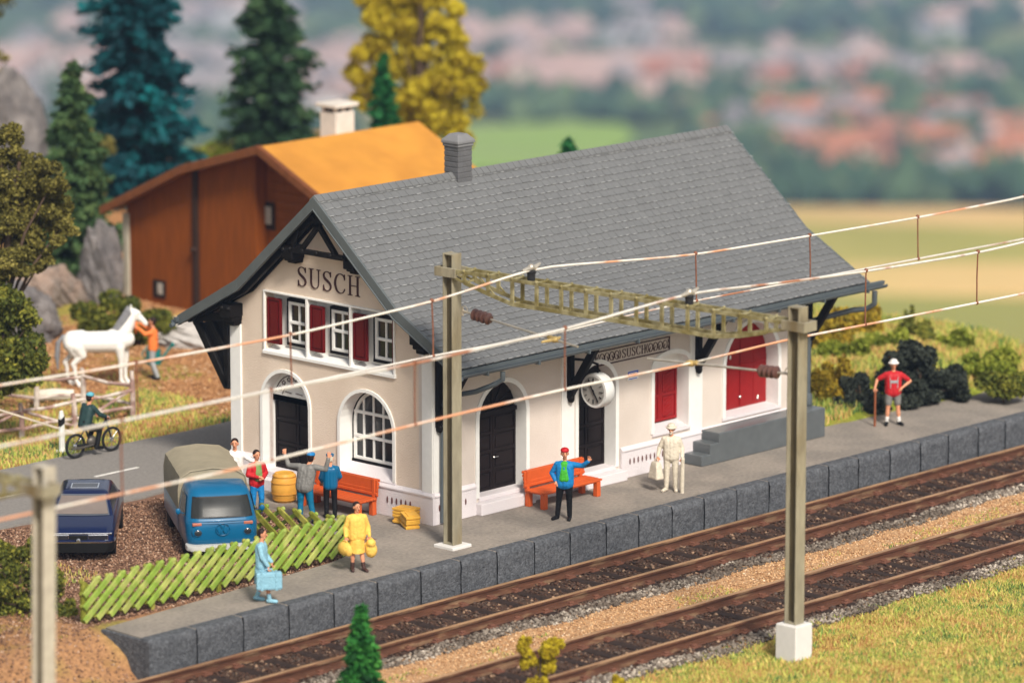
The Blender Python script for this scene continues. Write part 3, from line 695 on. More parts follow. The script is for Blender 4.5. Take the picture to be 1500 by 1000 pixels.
# eaves brackets of the platform side and the black corner brackets
def bracket(x, w=.16, ft=2.45):
    b = MB(); P=[(-.0,ft),(-.16,ft),(-.2,ft+.25),(-1.05,3.78),(-1.15,4.0),(-1.15,4.12),(0,4.6),(0,4.25),(-.72,3.9),(-.14,3.0),(0,3.0)]
    b.bar((x,-.08,ft),(x,-.08,4.4),w,.16); b.bar((x,-.08,ft+.12),(x,-1.02,4.02),w,.2); b.bar((x,0.1,4.32),(x,-1.2,4.06),w,.17); b.ball((x,-.1,ft),(.09,.1,.12)); return b.build('eaves_bracket', black, roof, bevel=.02)
for x in (.14,4.95,9.92,14.45): bracket(x)
def bracket_r(x): 
    b = MB(); b.bar((x,7.32,2.4),(x,7.32,4.4),.16,.16); b.bar((x,7.32,2.45),(x,8.45,4.02),.16,.22); b.bar((x,7.1,4.34),(x,8.55,4.08),.16,.2); b.bar((x,7.32,3.3),(x,7.9,4.1),.14,.14); b.prism([(7.3,2.6),(8.3,4.0),(7.3,4.3)],x+.02,x+.06,'yz'); b.ball((x,8.45,4.0),.13); b.build('eaves_bracket', black, roof, bevel=.02)
for x in (-.02,4.95,9.92,14.45): bracket_r(x)
# gutters and downpipes
gut = mat('gutter_grey', (.075,.09,.10), rough=.4, var=.1, spec=.35)
for sg,xa,xb in ((-1,-.52,15.95),(1,-.62,15.9)):
    y = 3.62+sg*5.1; b = MB(); n=8; sec=[(y+.10*math.cos(PI+PI*i/n), 4.08+.10*math.sin(PI+PI*i/n)) for i in range(n+1)]; inn=[(y+.08*math.cos(PI+PI*i/n), 4.09+.08*math.sin(PI+PI*i/n)) for i in range(n+1)]
    b.strip(sec,inn,xa,xb,'yz')
    b.box(xa,xb,min(y-sg*.02,y-sg*.11),max(y-sg*.02,y-sg*.11),4.07,4.17)
    for k in range(9): x_=.3+k*1.85; b.box(x_,x_+.05,y-.115,y+.115,3.955,4.06)
    b.tube([(xa-.1,y,3.96),(xa+.02,y,3.98)],.06); gt=b.build('gutter', gut, roof, smooth=True)
    if sg<0:
        b = MB(); b.tube([(.95,y,3.95),(.95,y,3.75),(.92,-1.28,3.62),(.6,-.9,3.42),(.25,-.2,3.24),(.22,-.14,3.0),(.22,-.12,.05)],.065,10); b.build('downpipe', gut, gt, smooth=True)
        b = MB(); b.tube([(15.5,y,3.95),(15.5,y,3.6),(15.5,-1.2,3.42),(15.3,-.9,3.38),(14.5,-.2,3.12),(14.38,-.14,2.9),(14.38,-.12,.82)],.075,10); b.lathe([(.075,0),(.12,.05),(.12,.25),(.09,.35)],10,(14.38,-.14,.78)); b.build('downpipe', gut, gt, smooth=True)
# chimney
ch_m = mat('chimney_grey', (.10,.10,.105), rough=.6, var=.15, scale=4, bump=.3, bscale=8)
b = MB(); b.box(4.44,4.94,3.38,3.86,7.4,8.62)
for k in range(8): b.box(4.43,4.95,3.37,3.87,7.5+.14*k,7.61+.14*k)
c_ = b.build('chimney', ch_m, roof, bevel=.008)
b = MB(); b.box(4.4,4.98,3.34,3.90,8.58,8.66); b.loft([[(4.37,3.31,8.66),(5.01,3.31,8.66),(5.01,3.93,8.66),(4.37,3.93,8.66)],[(4.37,3.31,8.74),(5.01,3.31,8.74),(5.01,3.93,8.74),(4.37,3.93,8.74)],[(4.52,3.46,8.9),(4.86,3.46,8.9),(4.86,3.78,8.9),(4.52,3.78,8.9)]]); b.build('chimney_cap', mat('cap_grey',(.17,.17,.175),rough=.5), c_, bevel=.02)
# platform clock on the wall bracket
cl_w = mat('clock_case', (.60,.60,.58), rough=.45, var=.06); dial = mat('clock_dial', (.27,.26,.24), rough=.5)
b = MB(); c=(5.22,-.62,2.68); b.lathe([(.36,.0),(.43,.0),(.45,.04),(.45,.28),(.42,.34),(.2,.36)],28,c,'x'); b.lathe([(.36,.012),(.36,.03),(.1,.04)],28,c,'x'); ck=b.build('clock', cl_w, st, smooth=True)
b = MB(); b.lathe([(.001,-.004),(.37,-.004),(.37,.01)],28,c,'x'); b.build('dial', dial, ck)
b = MB()
for k in range(12):
    a_=k*PI/6; r0=.25 if k%3 else .22; b.bar((c[0]-.012,c[1]+r0*math.sin(a_),c[2]+r0*math.cos(a_)),(c[0]-.012,c[1]+.33*math.sin(a_),c[2]+.33*math.cos(a_)),.035,.01)
b.bar((c[0]-.02,c[1]-.05,c[2]-.09),(c[0]-.02,c[1]+.11,c[2]+.17),.045,.01); b.bar((c[0]-.024,c[1]+.06,c[2]+.09),(c[0]-.024,c[1]-.17,c[2]-.25),.035,.01); b.ball((c[0]-.02,c[1],c[2]),.03); b.build('clock_hand', black, ck)
b = MB(); b.tube([(5.38,-.62,3.1),(5.38,-.62,3.35),(5.3,-.3,3.42),(5.2,0,3.42)],.035); b.build('clock_arm', black, ck)
# loading dock with steps
dk = mat('dock_grey', (.09,.10,.105), rough=.3, var=.12, scale=4, spec=.4)
b = MB(); b.box(10.08,14.47,-.68,-.04,0,.80); b.box(9.74,10.1,-.677,-.043,0,.55); b.box(9.40,9.76,-.674,-.046,0,.29); b.build('loading_dock', dk, st, bevel=.03, seg=3)
# ================================================================== overhead line
olive = mat('mast_metal', (.29,.26,.185), rough=.45, var=.25, scale=5, metal=.15, col2=(.17,.13,.07), mixscale=1.5, lo=.5, hi=.7, bump=.2, stretch=(1,1,.3))
pale = mat('mast_metal_pale', (.40,.36,.29), rough=.55, var=.15, scale=5)
base_w = mat('footing_white', (.62,.60,.57), rough=.6, var=.05, scale=5)
webm = mat('mast_web_shaded', (.10,.08,.045), rough=.6, var=.3, scale=4, stretch=(1,1,.3))  # shade of the recess put into the colour, darker than the flanges
beamm = mat('beam_metal', (.17,.14,.05), rough=.45, var=.25, scale=6, col2=(.27,.24,.13), mixscale=3, spec=.35)
ins_m = mat('insulator_brown', (.10,.045,.035), rough=.3, var=.2, spec=.6)
ins_b = mat('insulator_black', (.02,.02,.022), rough=.4)
silver = mat('rod_metal', (.55,.50,.42), rough=.35, metal=.6, var=.2, scale=4)
clampm = mat('clamp_brass', (.50,.36,.14), rough=.5, metal=.2, var=.2)
def mast(x, y, z0, z1, label, blk, m=olive, grp='steel masts carrying the overhead line'):
    T = thing('catenary_mast', label, 'mast', (x,y,z0), 0, grp); h = z1-z0
    b = MB(); zb = blk[1]
    b.box(-.16,.16,-.165,-.125,zb,h); b.box(-.16,.16,.125,.165,zb,h); b.box(-.15,.15,-.12,.12,zb,zb+.05); b.box(-.15,.15,-.12,.12,h-.04,h-.01)
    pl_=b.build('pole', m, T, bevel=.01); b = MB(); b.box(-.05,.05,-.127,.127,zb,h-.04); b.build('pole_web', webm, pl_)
    b = MB(); s_ = blk[0]/2; b.box(-s_,s_,-s_,s_,-.25 if blk[1]>.3 else -.02,blk[1]); b.build('footing', base_w, T, bevel=.02, seg=3)
    return T
M1 = mast(-1.24,-1.87,0,7.25,'steel mast standing on the platform by the station corner, on a flat white plate',(.66,.07))
M2 = mast(-.70,-12.2,-1.0,7.24,'pale steel mast in the foreground grass on a tall white block',(.60,.86))
M3 = mast(-23.4,-12.2,-1.2,7.3,'blurred pale steel mast at the left edge of the photo',(.60,.86),pale)
M3.rotation_euler = (math.radians(-.6),math.radians(2.2),0)
def beam(pa, pb, label):
    T = thing('catenary_beam', label, 'gantry beam', pa); v = Vector(pb)-Vector(pa); Lb = v.length; T.rotation_euler = (0,0,math.atan2(v.y,v.x)-PI/2)
    # local y runs along the beam
    N_=12; ys = [.55+(Lb-1.3)*i/N_ for i in range(N_+1)]
    def dep(y): f = min(y,Lb-y)/Lb; return .16+.42*min(1,max(0,(f-.02)/.17))
    for sx in (-.19,.19):
        b = MB()
        b.bar((sx,.1,0),(sx,Lb-.1,0),.04,.09)
        for a,c in zip(ys[:-1],ys[1:]): b.bar((sx,a,-dep(a)),(sx,c,-dep(c)),.04,.10)
        b.bar((sx,.1,-.13),(sx,ys[0],-dep(ys[0])),.035,.06); b.bar((sx,Lb-.1,-.13),(sx,ys[-1],-dep(ys[-1])),.035,.06)
        for y in ys: b.box(sx-.022,sx+.022,y-.05,y+.05,-dep(y),0)
        for y in (ys[0],ys[1]): b.bar((sx,y-.3,-.02),(sx,y+.2,-dep(y)),.03,.04)
        b.build('side_frame', beamm, T, bevel=.006)
    b = MB()
    for y in ys: b.box(-.22,.22,y-.035,y+.035,.0,.04); b.ball((-.2,y,.035),.045,8,5); b.ball((.2,y,.035),.045,8,5)
    for y in ys[::2]: b.bar((-.19,y,-dep(y)+.01),(.19,y,-dep(y)+.01),.03,.05)
    b.build('cross_bar', beamm, T, bevel=.005)
    for y0,sg in ((0,1),(Lb,-1)):
        b = MB(); b.box(-.21,.21,y0-.28,y0+.28,-.17,-.13); b.box(-.24,-.165,y0-.3,y0+.3,-.17,.06); b.box(.165,.24,y0-.3,y0+.3,-.17,.06); b.box(-.24,.24,y0-sg*.36,y0-sg*.28,-.17,.06)
        b.ball((-.26,y0-.12*sg,-.03),.05,8,5); b.build('mast_clamp', olive, T, bevel=.01)
    return T
beam((-1.24,-1.87,6.86),(-.70,-12.2,6.9),'olive lattice gantry beam spanning between the platform mast and the grass mast')
beam((-23.9,-1.87,6.95),(-23.3,-12.2,6.98),'blurred gantry beam leaving the photo at the left')
def rodarm(a, b_, tins, label, clamp_at):
    T = thing('registration_arm', label, 'wire arm', a); v = Vector(b_)-Vector(a)
    m_=MB(); m_.tube([(0,0,0), v], .03, 8); m_.build('rod', silver, T, smooth=True)
    m_=MB(); d=v.normalized(); P=[];Rd=[]
    for i in range(17): P.append(d*(tins+.035*i)); Rd.append(.15 if i%4 in(1,2) else .085)
    m_.tube(P,Rd,12); m_.build('insulator', ins_m, T, smooth=True)
    m_=MB(); c=v*clamp_at; m_.tube([c-d*.2+Vector((0,0,.02)),c+d*.12],.055,8); m_.tube([c+Vector((-.45,.0,0)),c+Vector((-.1,0,.0)),c+Vector((.2,0,.02))],[.025,.05,.03],8); m_.ball(c,(.1,.12,.08)); m_.build('wire_clamp', clampm, T, smooth=True)
    m_=MB(); m_.tube([d*.0+Vector((0,0,.1)),Vector((0,0,-.12))],.03); ring=[(d*.06+Vector((0,0,.09*math.sin(k*PI/5)+.05))+d*.09*math.cos(k*PI/5)) for k in range(10)]; m_.tube(ring,.012,5,closed=True); m_.build('hook', silver, T)
    return T
rodarm((-1.05,-2.04,5.83),(-.72,-5.5,5.38),.32,'thin rod arm with ribbed brown insulator reaching out from the platform mast',.80)
rodarm((-.74,-12.03,5.66),(-.78,-7.75,5.42),.36,'thin rod arm with ribbed insulator reaching in from the grass mast',.69)
def post_ins(x,y,z0,z1,label):
    T = thing('line_insulator', label, 'insulator', (x,y,z0)); b=MB(); h=z1-z0
    b.lathe([(.09,-.03),(.10,.02),(.10,.06),(.10,.12),(.12,.17),(.135,h-.04),(.06,h)],12); b.build('insulator_body', ins_b, T, smooth=True)
    b=MB(); b.tube([(-.3,0,h+.0),(-.08,0,h+.03),(.1,0,h+.03),(.34,.03,h+.1)],[.035,.06,.06,.03],8); b.ball((0,0,h+.05),.09); b.build('wire_clamp', silver, T, smooth=True)
post_ins(-1.1,-4.34,6.9,7.14,'black post insulator on the gantry beam above the near-platform track'); post_ins(-.87,-9.1,6.93,7.13,'black post insulator on the gantry beam above the grass-side track')
cop = mat('wire_copper', (.68,.63,.56), rough=.4, metal=0, var=.1, col2=(.62,.30,.17), mixscale=.55, lo=.5, hi=.58, stretch=(1,.2,.2))
cop2 = mat('wire_silver', (.70,.66,.60), rough=.35, metal=.25, var=.1, col2=(.42,.19,.11), mixscale=.5, lo=.56, hi=.62, stretch=(1,.2,.2))
def cat(P):
    xs=np.linspace(P[0][0],P[-1][0],60); zs=np.interp(xs,[p[0] for p in P],[p[1] for p in P]); k=np.array([.25,.5,.25])
    zz=zs.copy(); zz[1:-1]=np.convolve(zs,k,'valid'); return xs,zz
def yw(x,y0,y1): return y1+(y0-y1)*max(0,1-abs(x+.8)/3.5)
def wire(name,label,P,y0,y1,r,m,grp=None):
    xs,zs=cat(P); b=MB(); b.tube([(x,yw(x,y0,y1),z) for x,z in zip(xs,zs)],r,6); o=b.build(name,m,smooth=True); tag(o,label,'wire'); return xs,zs
MT1=[(-24,7.12),(-20,6.98),(-14.3,6.81),(-9.1,6.74),(-4.5,6.87),(-1.3,7.13),(-1.0,7.17),(1.5,6.98),(4.7,6.74),(9.1,6.64),(13.5,6.55),(18.2,6.53),(24,6.9)]
CT1=[(-24,5.6),(-12,5.6),(-5,5.6),(-.6,5.58),(4.7,5.6),(8.7,5.54),(13,5.48),(18,5.4),(24,5.4)]
MT2=[(-24,7.1),(-21.6,6.94),(-18.6,6.96),(-13.5,6.93),(-9.9,6.86),(-5,6.93),(-.87,7.16),(2.4,6.95),(5.6,6.79),(9.9,6.66),(11.9,6.68),(22,7.1)]
CT2=[(-24,5.5),(-15.7,5.42),(-9.2,5.53),(-5.2,5.56),(-.85,5.5),(2.6,5.55),(5.7,5.48),(10.1,5.4),(12,5.37),(22,5.35)]
w1=wire('messenger_wire','upper wire over the near-platform track, resting on the farther insulator',MT1,-4.34,-4.46,.028,cop)
w2=wire('contact_wire','lower wire over the near-platform track, crossing the grey roof edge',CT1,-4.72,-4.50,.025,cop2)
w3=wire('messenger_wire','upper thick white wire over the grass-side track, nearest the lens',MT2,-9.1,-9.1,.033,cop2)
w4=wire('contact_wire','lowest orange wire passing in front of the platform clock',CT2,-9.1,-9.1,.030,cop)
rust = mat('dropper_rust', (.20,.08,.045), rough=.5, var=.3, scale=6, metal=.2)
def dropper(x,ya,yb,wa,wb,first=[None]):
    za=float(np.interp(x,*wa)); zb=float(np.interp(x,*wb)); b=MB(); b.tube([(0,0,zb-za-.03),(.03,(ya-yb)*-.5,(zb-za)/2),(0,0,.03)] if False else [(0,yb-ya,zb-za-.03),(random.uniform(-.02,.02),(yb-ya)*.5,(zb-za)/2),(0,0,.03)],.02,6)
    b.ball((0,0,.02),.055,8,6); b.ball((0,yb-ya,zb-za),.05,8,6); o=b.build('dropper',rust,smooth=True); o.location=(x,ya,za)
    return o
dl=[(x,-4.46,-4.50,w1,w2) for x in (-13.8,-9.15,-4.6,4.7,9.1,13.5,18.1)]; d2=[(x,-9.1,-9.1,w3,w4) for x in (-18.4,-14.2,-9.9,-5.1,5.6,10.0)]
n1=['crossing the rail fence by the horse','in front of the gable door','just left of the platform mast','rising from behind the second insulator','over the right half of the slate roof','right of the roof against the fields','at the right edge of the photo']
n2=['beside the moped rider','left of the gable door','before the gable corner trim','just left of the platform clock','at the right end of the gutter','farthest right, over the tan field']
for a,w in zip(dl,n1): tag(dropper(*a),'thin rusty wire dropper '+w,'dropper','droppers over the near-platform track')
for a,w in zip(d2,n2): tag(dropper(*a),'thin rusty wire dropper '+w,'dropper','droppers over the grass-side track')

# ================================================================== benches, crates, barrel
orange = mat('bench_orange', (.52,.09,.02), rough=.4, var=.08, scale=6)
def bench(label, loc, rz):
    T = thing('park_bench', label, 'bench', loc, rz, 'orange benches along the station walls'); L_=1.12   # local: sits along x, faces -y
    b=MB()
    for k in range(5): b.box(-L_,L_,-.32+.125*k,-.32+.125*k+.11,.40,.45)
    b.box(-L_+.05,L_-.05,-.3,.28,.37,.405); b.build('seat',orange,T,bevel=.012)
    b=MB(); th=math.radians(14)
    for k in range(5):
        z=.50+.085*k; y=.27+(z-.45)*math.tan(th); b.box(-L_,L_,y,y+.045,z,z+.072)
    b.box(-L_,L_,.31,.345,.47,.90); b.build('backrest',orange,T,bevel=.01)
    for x in (-L_+.06,L_-.2):
        b=MB(); b.box(x,x+.14,-.32,-.18,0,.385); b.build('leg',orange,T,bevel=.012); b=MB(); b.box(x,x+.14,.2,.34,0,.385); b.box(x+.02,x+.12,.28,.38,.36,.92); b.build('leg',orange,T,bevel=.012)
    return T
bench('orange bench against the beige gable wall under the arched window',(-.52,2.85,0),-PI/2)
bench('orange bench at the platform side, behind the waving man',(4.1,-.62,0),0)
yel = mat('crate_yellow', (.62,.33,.045), rough=.4, var=.12, scale=6, coat=.1)
def crate(label, loc, rz, s, tilt=0):
    T = thing('crate', label, 'crate', loc, rz); T.rotation_euler=(tilt,0,rz); a,c,h=s
    b=MB(); b.box(-a,a,-c,c,.03,h)
    for z in (.03,h*.5,h-.1): b.box(-a-.025,a+.025,-c-.025,c+.025,z,z+.07)
    b.build('crate_body',yel,T,bevel=.015)
    b=MB(); b.box(-a-.03,a+.03,-c-.03,c+.03,h-.01,h+.05); b.box(-a+.05,a-.05,-c+.05,c-.05,h+.045,h+.07); b.build('lid',yel,T,bevel=.015)
crate('larger yellow crate standing against the gable wall by the corner',(-.32,.62,0),.15,(.19,.25,.36))
crate('smaller yellow crate leaning tilted in front of the larger one',(-.55,.27,.0),-.45,(.16,.20,.30),math.radians(9))
T = thing('barrel','ochre yellow hooped barrel between the men at the brown door','barrel',(-.72,4.55,0)); T.scale=(.82,.82,.76)

b=MB(); pr=[(.30,0),(.36,.1),(.41,.35),(.42,.5),(.40,.7),(.35,.9),(.30,.97),(.27,.97),(.26,.92)]; b.lathe(pr,20); b.build('staves',mat('barrel_ochre',(.60,.30,.05),rough=.45,var=.12,scale=5),T,smooth=True)
b=MB()
for z,r in ((.1,.37),(.3,.412),(.66,.415),(.87,.368)): b.lathe([(r-.02,z-.02),(r+.006,z-.02),(r+.006,z+.02),(r-.02,z+.02)],20)
b.build('hoop',mat('hoop_ochre',(.50,.24,.04),rough=.4),T,smooth=True)
b=MB(); b.lathe([(.001,.93),(.27,.93),(.27,.95)],20); b.build('lid',yel,T)

# ================================================================== rustic lattice fences
fg = mat('fence_green', (.20,.30,.045), rough=.45, var=.25, scale=4, col2=(.33,.36,.10), mixscale=2.5, lo=.45, hi=.6)
fo2 = mat('fence_olive', (.16,.17,.022), rough=.45, var=.25, scale=4, col2=(.30,.28,.06), mixscale=2.5, lo=.5, hi=.62)
def lattice(label, a, b_, h, m, step, front, m2, sl=1.25, grp='green lattice fences around the parking gravel'):
    v=Vector((b_[0]-a[0],b_[1]-a[1])); L_=v.length; T=thing('lattice_fence',label,'fence',(a[0],a[1],0),math.atan2(v.y,v.x),grp)
    n=int(L_/step); r=.085
    fs=MB(); bs=MB()
    for i in range(-4,n+1):
        x0=i*step; x1=x0+h*sl
        def clip(xa,za,xb,zb):
            if xb<0.02 or xa>L_-.02: return None
            if xa<0: t_=-xa/(xb-xa); xa,za=0,za+(zb-za)*t_
            if xb>L_: t_=(L_-xa)/(xb-xa); xb,zb=L_,za+(zb-za)*t_
            return xa,za,xb,zb
        c=clip(x0,.06,x1,h)
        if c and abs(c[2]-c[0])>.1:
            j=random.uniform(-.02,.02); fs.bar((c[0],-.05*front,c[1]-.0),(c[2]+j,-.05*front,c[3]+j),.06,.145,(0,0,1)); fs.ball((c[2]+j,-.05*front,c[3]+j),(.075,.05,.065),8,6)
        c=clip(x0,h*.98,x1,.08)
        if c and abs(c[2]-c[0])>.1: bs.bar((c[0],.04*front,c[1]),(c[2],.04*front,c[3]),.06,.10,(0,0,1)); bs.ball((c[0],.04*front,c[1]),(.07,.05,.06),8,6)
    tag(fs.build('slat_front',m,T,bevel=.015),kind='stuff') if False else fs.build('slats',m,T,bevel=.015)
    bs.build('slats',m2,T,bevel=.015)
    k=max(2,int(L_/1.9)+1)
    for i in range(k):
        x=.06+(L_-.12)*i/(k-1); b=MB(); b.box(x-.06,x+.06,.0,.10,-.35,h*.97); b.build('post',m2,T,bevel=.02)
    return T
lattice('long light green lattice fence running along the platform back edge',(-12.25,-.80),(-3.55,-.62),1.0,fg,.40,1,fo2)
lattice('short olive lattice fence between the blue pickup and the station',(-3.5,-.55),(-3.95,2.35),.86,fo2,.50,-1,fg)

# ================================================================== vehicles
def rrect(hw,y0,y1,rf,rb,z,n=5,bow=0.):
    P=[]
    for cx_,cy_,r,a0 in ((hw-rf,y1-rf,rf,0),(-hw+rf,y1-rf,rf,PI/2),(-hw+rb,y0+rb,rb,PI),(hw-rb,y0+rb,rb,3*PI/2)):
        for i in range(n+1):
            a=a0+PI/2*i/n; x=cx_+r*math.cos(a); y=cy_+r*math.sin(a)
            P.append((x,y,z))
    if bow:
        Q=[]; 
        for i,p_ in enumerate(P):
            Q.append((p_[0],p_[1]+(bow*(1-(p_[0]/hw)**2) if p_[1]>y1-rf*1.01 else 0),p_[2]))
        P=Q
    return P
def wheel(T, x, y, r, w, rimm, tyrem):
    b=MB(); b.lathe([(r*.62,-w/2),(r*.95,-w/2),(r,-w/2+.03),(r,w/2-.03),(r*.95,w/2),(r*.62,w/2)],24,(0,0,0),'x'); o=b.build('wheel',tyrem,T,smooth=True); o.location=(x,y,r)
    b=MB(); b.lathe([(.02,-w/2+.03),(r*.3,-w/2+.01),(r*.62,-w/2+.04),(r*.62,w/2-.04),(r*.3,w/2-.01),(.02,w/2-.03)],20,(0,0,0),'x'); b.build('rim',rimm,o,smooth=True)
tyre = mat('tyre', (.008,.008,.008), rough=.8); chrome = mat('chrome', (.75,.75,.76), rough=.15, metal=1., var=.03)
vb = mat('paint_blue', (.002,.095,.21), rough=.3, var=.05, coat=.3, spec=.25); vgl = mat('van_glass', (.022,.024,.024), rough=.15, var=.5, scale=1.5, spec=.12)
canv = mat('canvas_tan', (.27,.235,.165), rough=.75, var=.12, scale=3, bump=.15, bscale=6)
T = thing('pickup_van','blue pickup van with tan canvas cover parked nose to the lattice fence','van',(-5.0,3.05,0),math.radians(145)); T.location=(-4.75,3.0,.03); T.scale=(1,1,.86)
b=MB()
cabz=[(.30,.80,2.12,.22),(.36,.84,2.18,.24),(.62,.865,2.24,.28),(.98,.87,2.235,.30),(1.10,.86,2.20,.30),(1.16,.85,2.16,.30),(1.50,.80,1.98,.28),(1.76,.75,1.83,.26),(1.86,.71,1.74,.28),(1.93,.60,1.60,.3),(1.96,.42,1.42,.3)]
b.loft([rrect(hw,.62+.25*max(0,z-1.86)/.1*1.2,y1,rf,.1,z,6,.04) for z,hw,y1,rf in cabz])
b.loft([rrect(hw,-2.12,.75,.06,.09,z,4) for z,hw in ((.34,.80),(.40,.85),(.95,.86),(1.0,.84))])
body=b.build('body',vb,T,smooth=True)
def fy(z):
    zz=[c_[0] for c_ in cabz]; return float(np.interp(z,zz,[c_[2] for c_ in cabz])), float(np.interp(z,zz,[c_[1] for c_ in cabz])), float(np.interp(z,zz,[c_[3] for c_ in cabz]))
def frontpatch(mb,x0,x1,z0,z1,off,n=10,mz=4,bowk=.04,rc=0.):
    vs=[];fs=[]
    for j in range(mz+1):
        z=z0+(z1-z0)*j/mz; y1_,hw,rf=fy(z)
        for i in range(n+1):
            s_=x0+(x1-x0)*i/n
            x=s_*hw; ax=abs(x)
            if ax>hw-rf: q=(ax-(hw-rf))/rf; y=y1_-rf+rf*math.sqrt(max(0,1-q*q))
            else: y=y1_
            y+=bowk*(1-(x/hw)**2)
            vs.append((x,y+off,z))
    for j in range(mz):
        for i in range(n): a_=j*(n+1)+i; fs.append((a_,a_+1,a_+n+2,a_+n+1))
    mb.add(vs,fs)
b=MB(); frontpatch(b,-.86,.86,1.22,1.70,.012,16,5); b.build('windscreen',vgl,T,recalc=False,smooth='all')
gk=mat('gasket_black',(.015,.015,.015),rough=.5)
b=MB()
for z0,z1 in ((1.19,1.22),(1.70,1.73)): frontpatch(b,-.88,.88,z0,z1,.016,16,1)
for x0,x1 in ((-.885,-.85),(.85,.885)): frontpatch(b,x0,x1,1.19,1.73,.018,2,5)
b.build('windscreen_seal',gk,T,recalc=False)
lg=mat('lit_upholstery',(.5,.48,.44),rough=.6)
for sx in (-1,1):
    b=MB(); vs=[(sx*.868,1.88,1.20),(sx*.868,1.0,1.20),(sx*.79,.98,1.70),(sx*.79,1.62,1.70)]; b.add(vs,[(0,1,2,3)]); b.build('side_window',vgl,T)
    b=MB(); b.lathe([(.001,.03),(.10,.03),(.105,.0),(.135,.0),(.15,-.03),(.15,-.06)],20,(sx*.60,2.255,.80),'y'); hl=b.build('headlight',vb,T,smooth=True)
    b=MB(); b.ball((sx*.60,2.27,.80),(.10,.035,.10),14,8); b.build('lens',mat('lamp_lens',(.02,.025,.03),rough=.1,spec=.9,var=.5),hl,smooth=True)
    b=MB(); b.box(sx*.62-.11,sx*.62+.11,2.19,2.262,1.0,1.075); b.build('indicator',mat('indicator_orange',(.40,.13,.08),rough=.3),T,bevel=.01)
    for y in (1.35,-1.35): wheel(T,sx*.74,y,.32,.2,chrome if False else mat('rim_grey',(.35,.35,.36),rough=.4,metal=.5),tyre)
    b=MB(); b.tube([(sx*.86,1.75,1.25),(sx*1.0,1.85,1.3)],.012,6); b.ball((sx*1.02,1.85,1.33),(.06,.03,.09)); b.build('mirror',vb,T,smooth=True)
b=MB(); ring=[(.17*math.cos(k*PI/12),2.262+.02,.88+.17*math.sin(k*PI/12)) for k in range(24)]; b.tube(ring,.014,6,closed=True)
def eb(P):
    for a_,c_ in zip(P[:-1],P[1:]): b.bar((a_[0],2.285,a_[1]),(c_[0],2.285,c_[1]),.028,.02,(0,1,0))
eb([(-.065,1.03),(0,.90),(.065,1.03)]); eb([(-.15,.95),(-.075,.74),(0,.89),(.075,.74),(.15,.95)]); b.build('emblem',vb,T,smooth=True)
b=MB(); frontpatch(b,-.97,.97,1.10,1.13,.02,18,1); frontpatch(b,-.9,.9,1.045,1.065,.016,18,1); frontpatch(b,-.97,.97,.50,.52,.014,18,1); b.build('trim_line',vb,T,recalc=False)
b=MB(); b.loft([rrect(hw,2.0,2.36,.16,.02,z,6,.04) for z,hw in ((.30,.86),(.32,.88),(.44,.88),(.46,.86))]); b.build('bumper',mat('bumper_white',(.48,.48,.46),rough=.4),T,smooth=True)
b=MB(); secs=[]
for i in range(9):
    y=-2.12+2.72*i/8; sag=.0 if i%2==0 else .02; prof=[(-.84,.98),(-.85-.0+sag,1.6),(-.80+sag,1.95-sag),(-.55,2.13-sag),(0,2.20-sag),(.55,2.13-sag),(.80-sag,1.95-sag),(.85-sag,1.6),(.84,.98)]
    secs.append([(x,y,z) for x,z in prof])
b.loft(secs); b.build('canvas_cover',canv,T,smooth=True)
b=MB(); b.tube([(x*1.005,.61,z) for x,z in [(-.83,1.0),(-.84,1.6),(-.79,1.94),(-.54,2.12),(0,2.19),(.54,2.12),(.79,1.94),(.84,1.6),(.83,1.0)]],.02,6); b.build('canvas_edge',canv,T,smooth=True)
b=MB(); b.box(-.78,.78,-2.0,2.0,.22,.36); b.build('chassis',tyre,T)
for y in (1.0,):
    b=MB(); b.box(-.875,-.872,.72,.74,.45,1.15); b.box(.872,.875,.72,.74,.45,1.15); b.build('door_seam',gk,T)
for sx in (-1,1):
    b=MB(); b.box(sx*.872-.01,sx*.872+.01,.95,1.1,1.05,1.08); b.build('door_handle',chrome,T)

# ---- dark blue car
cb = mat('paint_navy', (.003,.009,.045), rough=.2, var=.05, coat=.25, spec=.25); tg = mat('tinted_glass', (.17,.14,.125), rough=.1, var=.12, scale=2, spec=.3); bg_ = mat('bumper_black', (.006,.006,.006), rough=.5)
T = thing('parked_car','glossy dark blue coupe parked on the brown gravel beside the blue pickup','car',(-7.05,5.0,.03),math.radians(134.5))
def carz(z,hw,y0,y1,rf,rb): return rrect(hw,y0,y1,rf,rb,z,6,.05)
b=MB(); b.loft([carz(*a) for a in ((.22,.78,-2.0,1.98,.25,.2),(.3,.82,-2.06,2.05,.25,.2),(.55,.84,-2.08,2.08,.22,.2),(.66,.835,-2.07,2.05,.2,.2),(.72,.82,-2.04,2.0,.18,.18),(.78,.80,-1.98,1.7,.2,.2),(.84,.785,-1.9,1.15,.2,.2),(.88,.765,-1.8,.92,.15,.2))]); b.build('body',cb,T,smooth=True)
gh=[(.86,.76,-1.78,1.0,.1,.2),(1.0,.70,-1.62,.68,.1,.18),(1.12,.645,-1.5,.42,.1,.16),(1.22,.60,-1.36,.20,.1,.16),(1.27,.54,-1.2,.08,.1,.15),(1.285,.42,-1.05,-.08,.1,.15)]
b=MB(); b.loft([carz(*a) for a in gh]); b.build('roof',cb,T,smooth=True)
def gy(z): zz=[a[0] for a in gh]; return float(np.interp(z,zz,[a[3] for a in gh])),float(np.interp(z,zz,[a[1] for a in gh])),float(np.interp(z,zz,[a[2] for a in gh]))
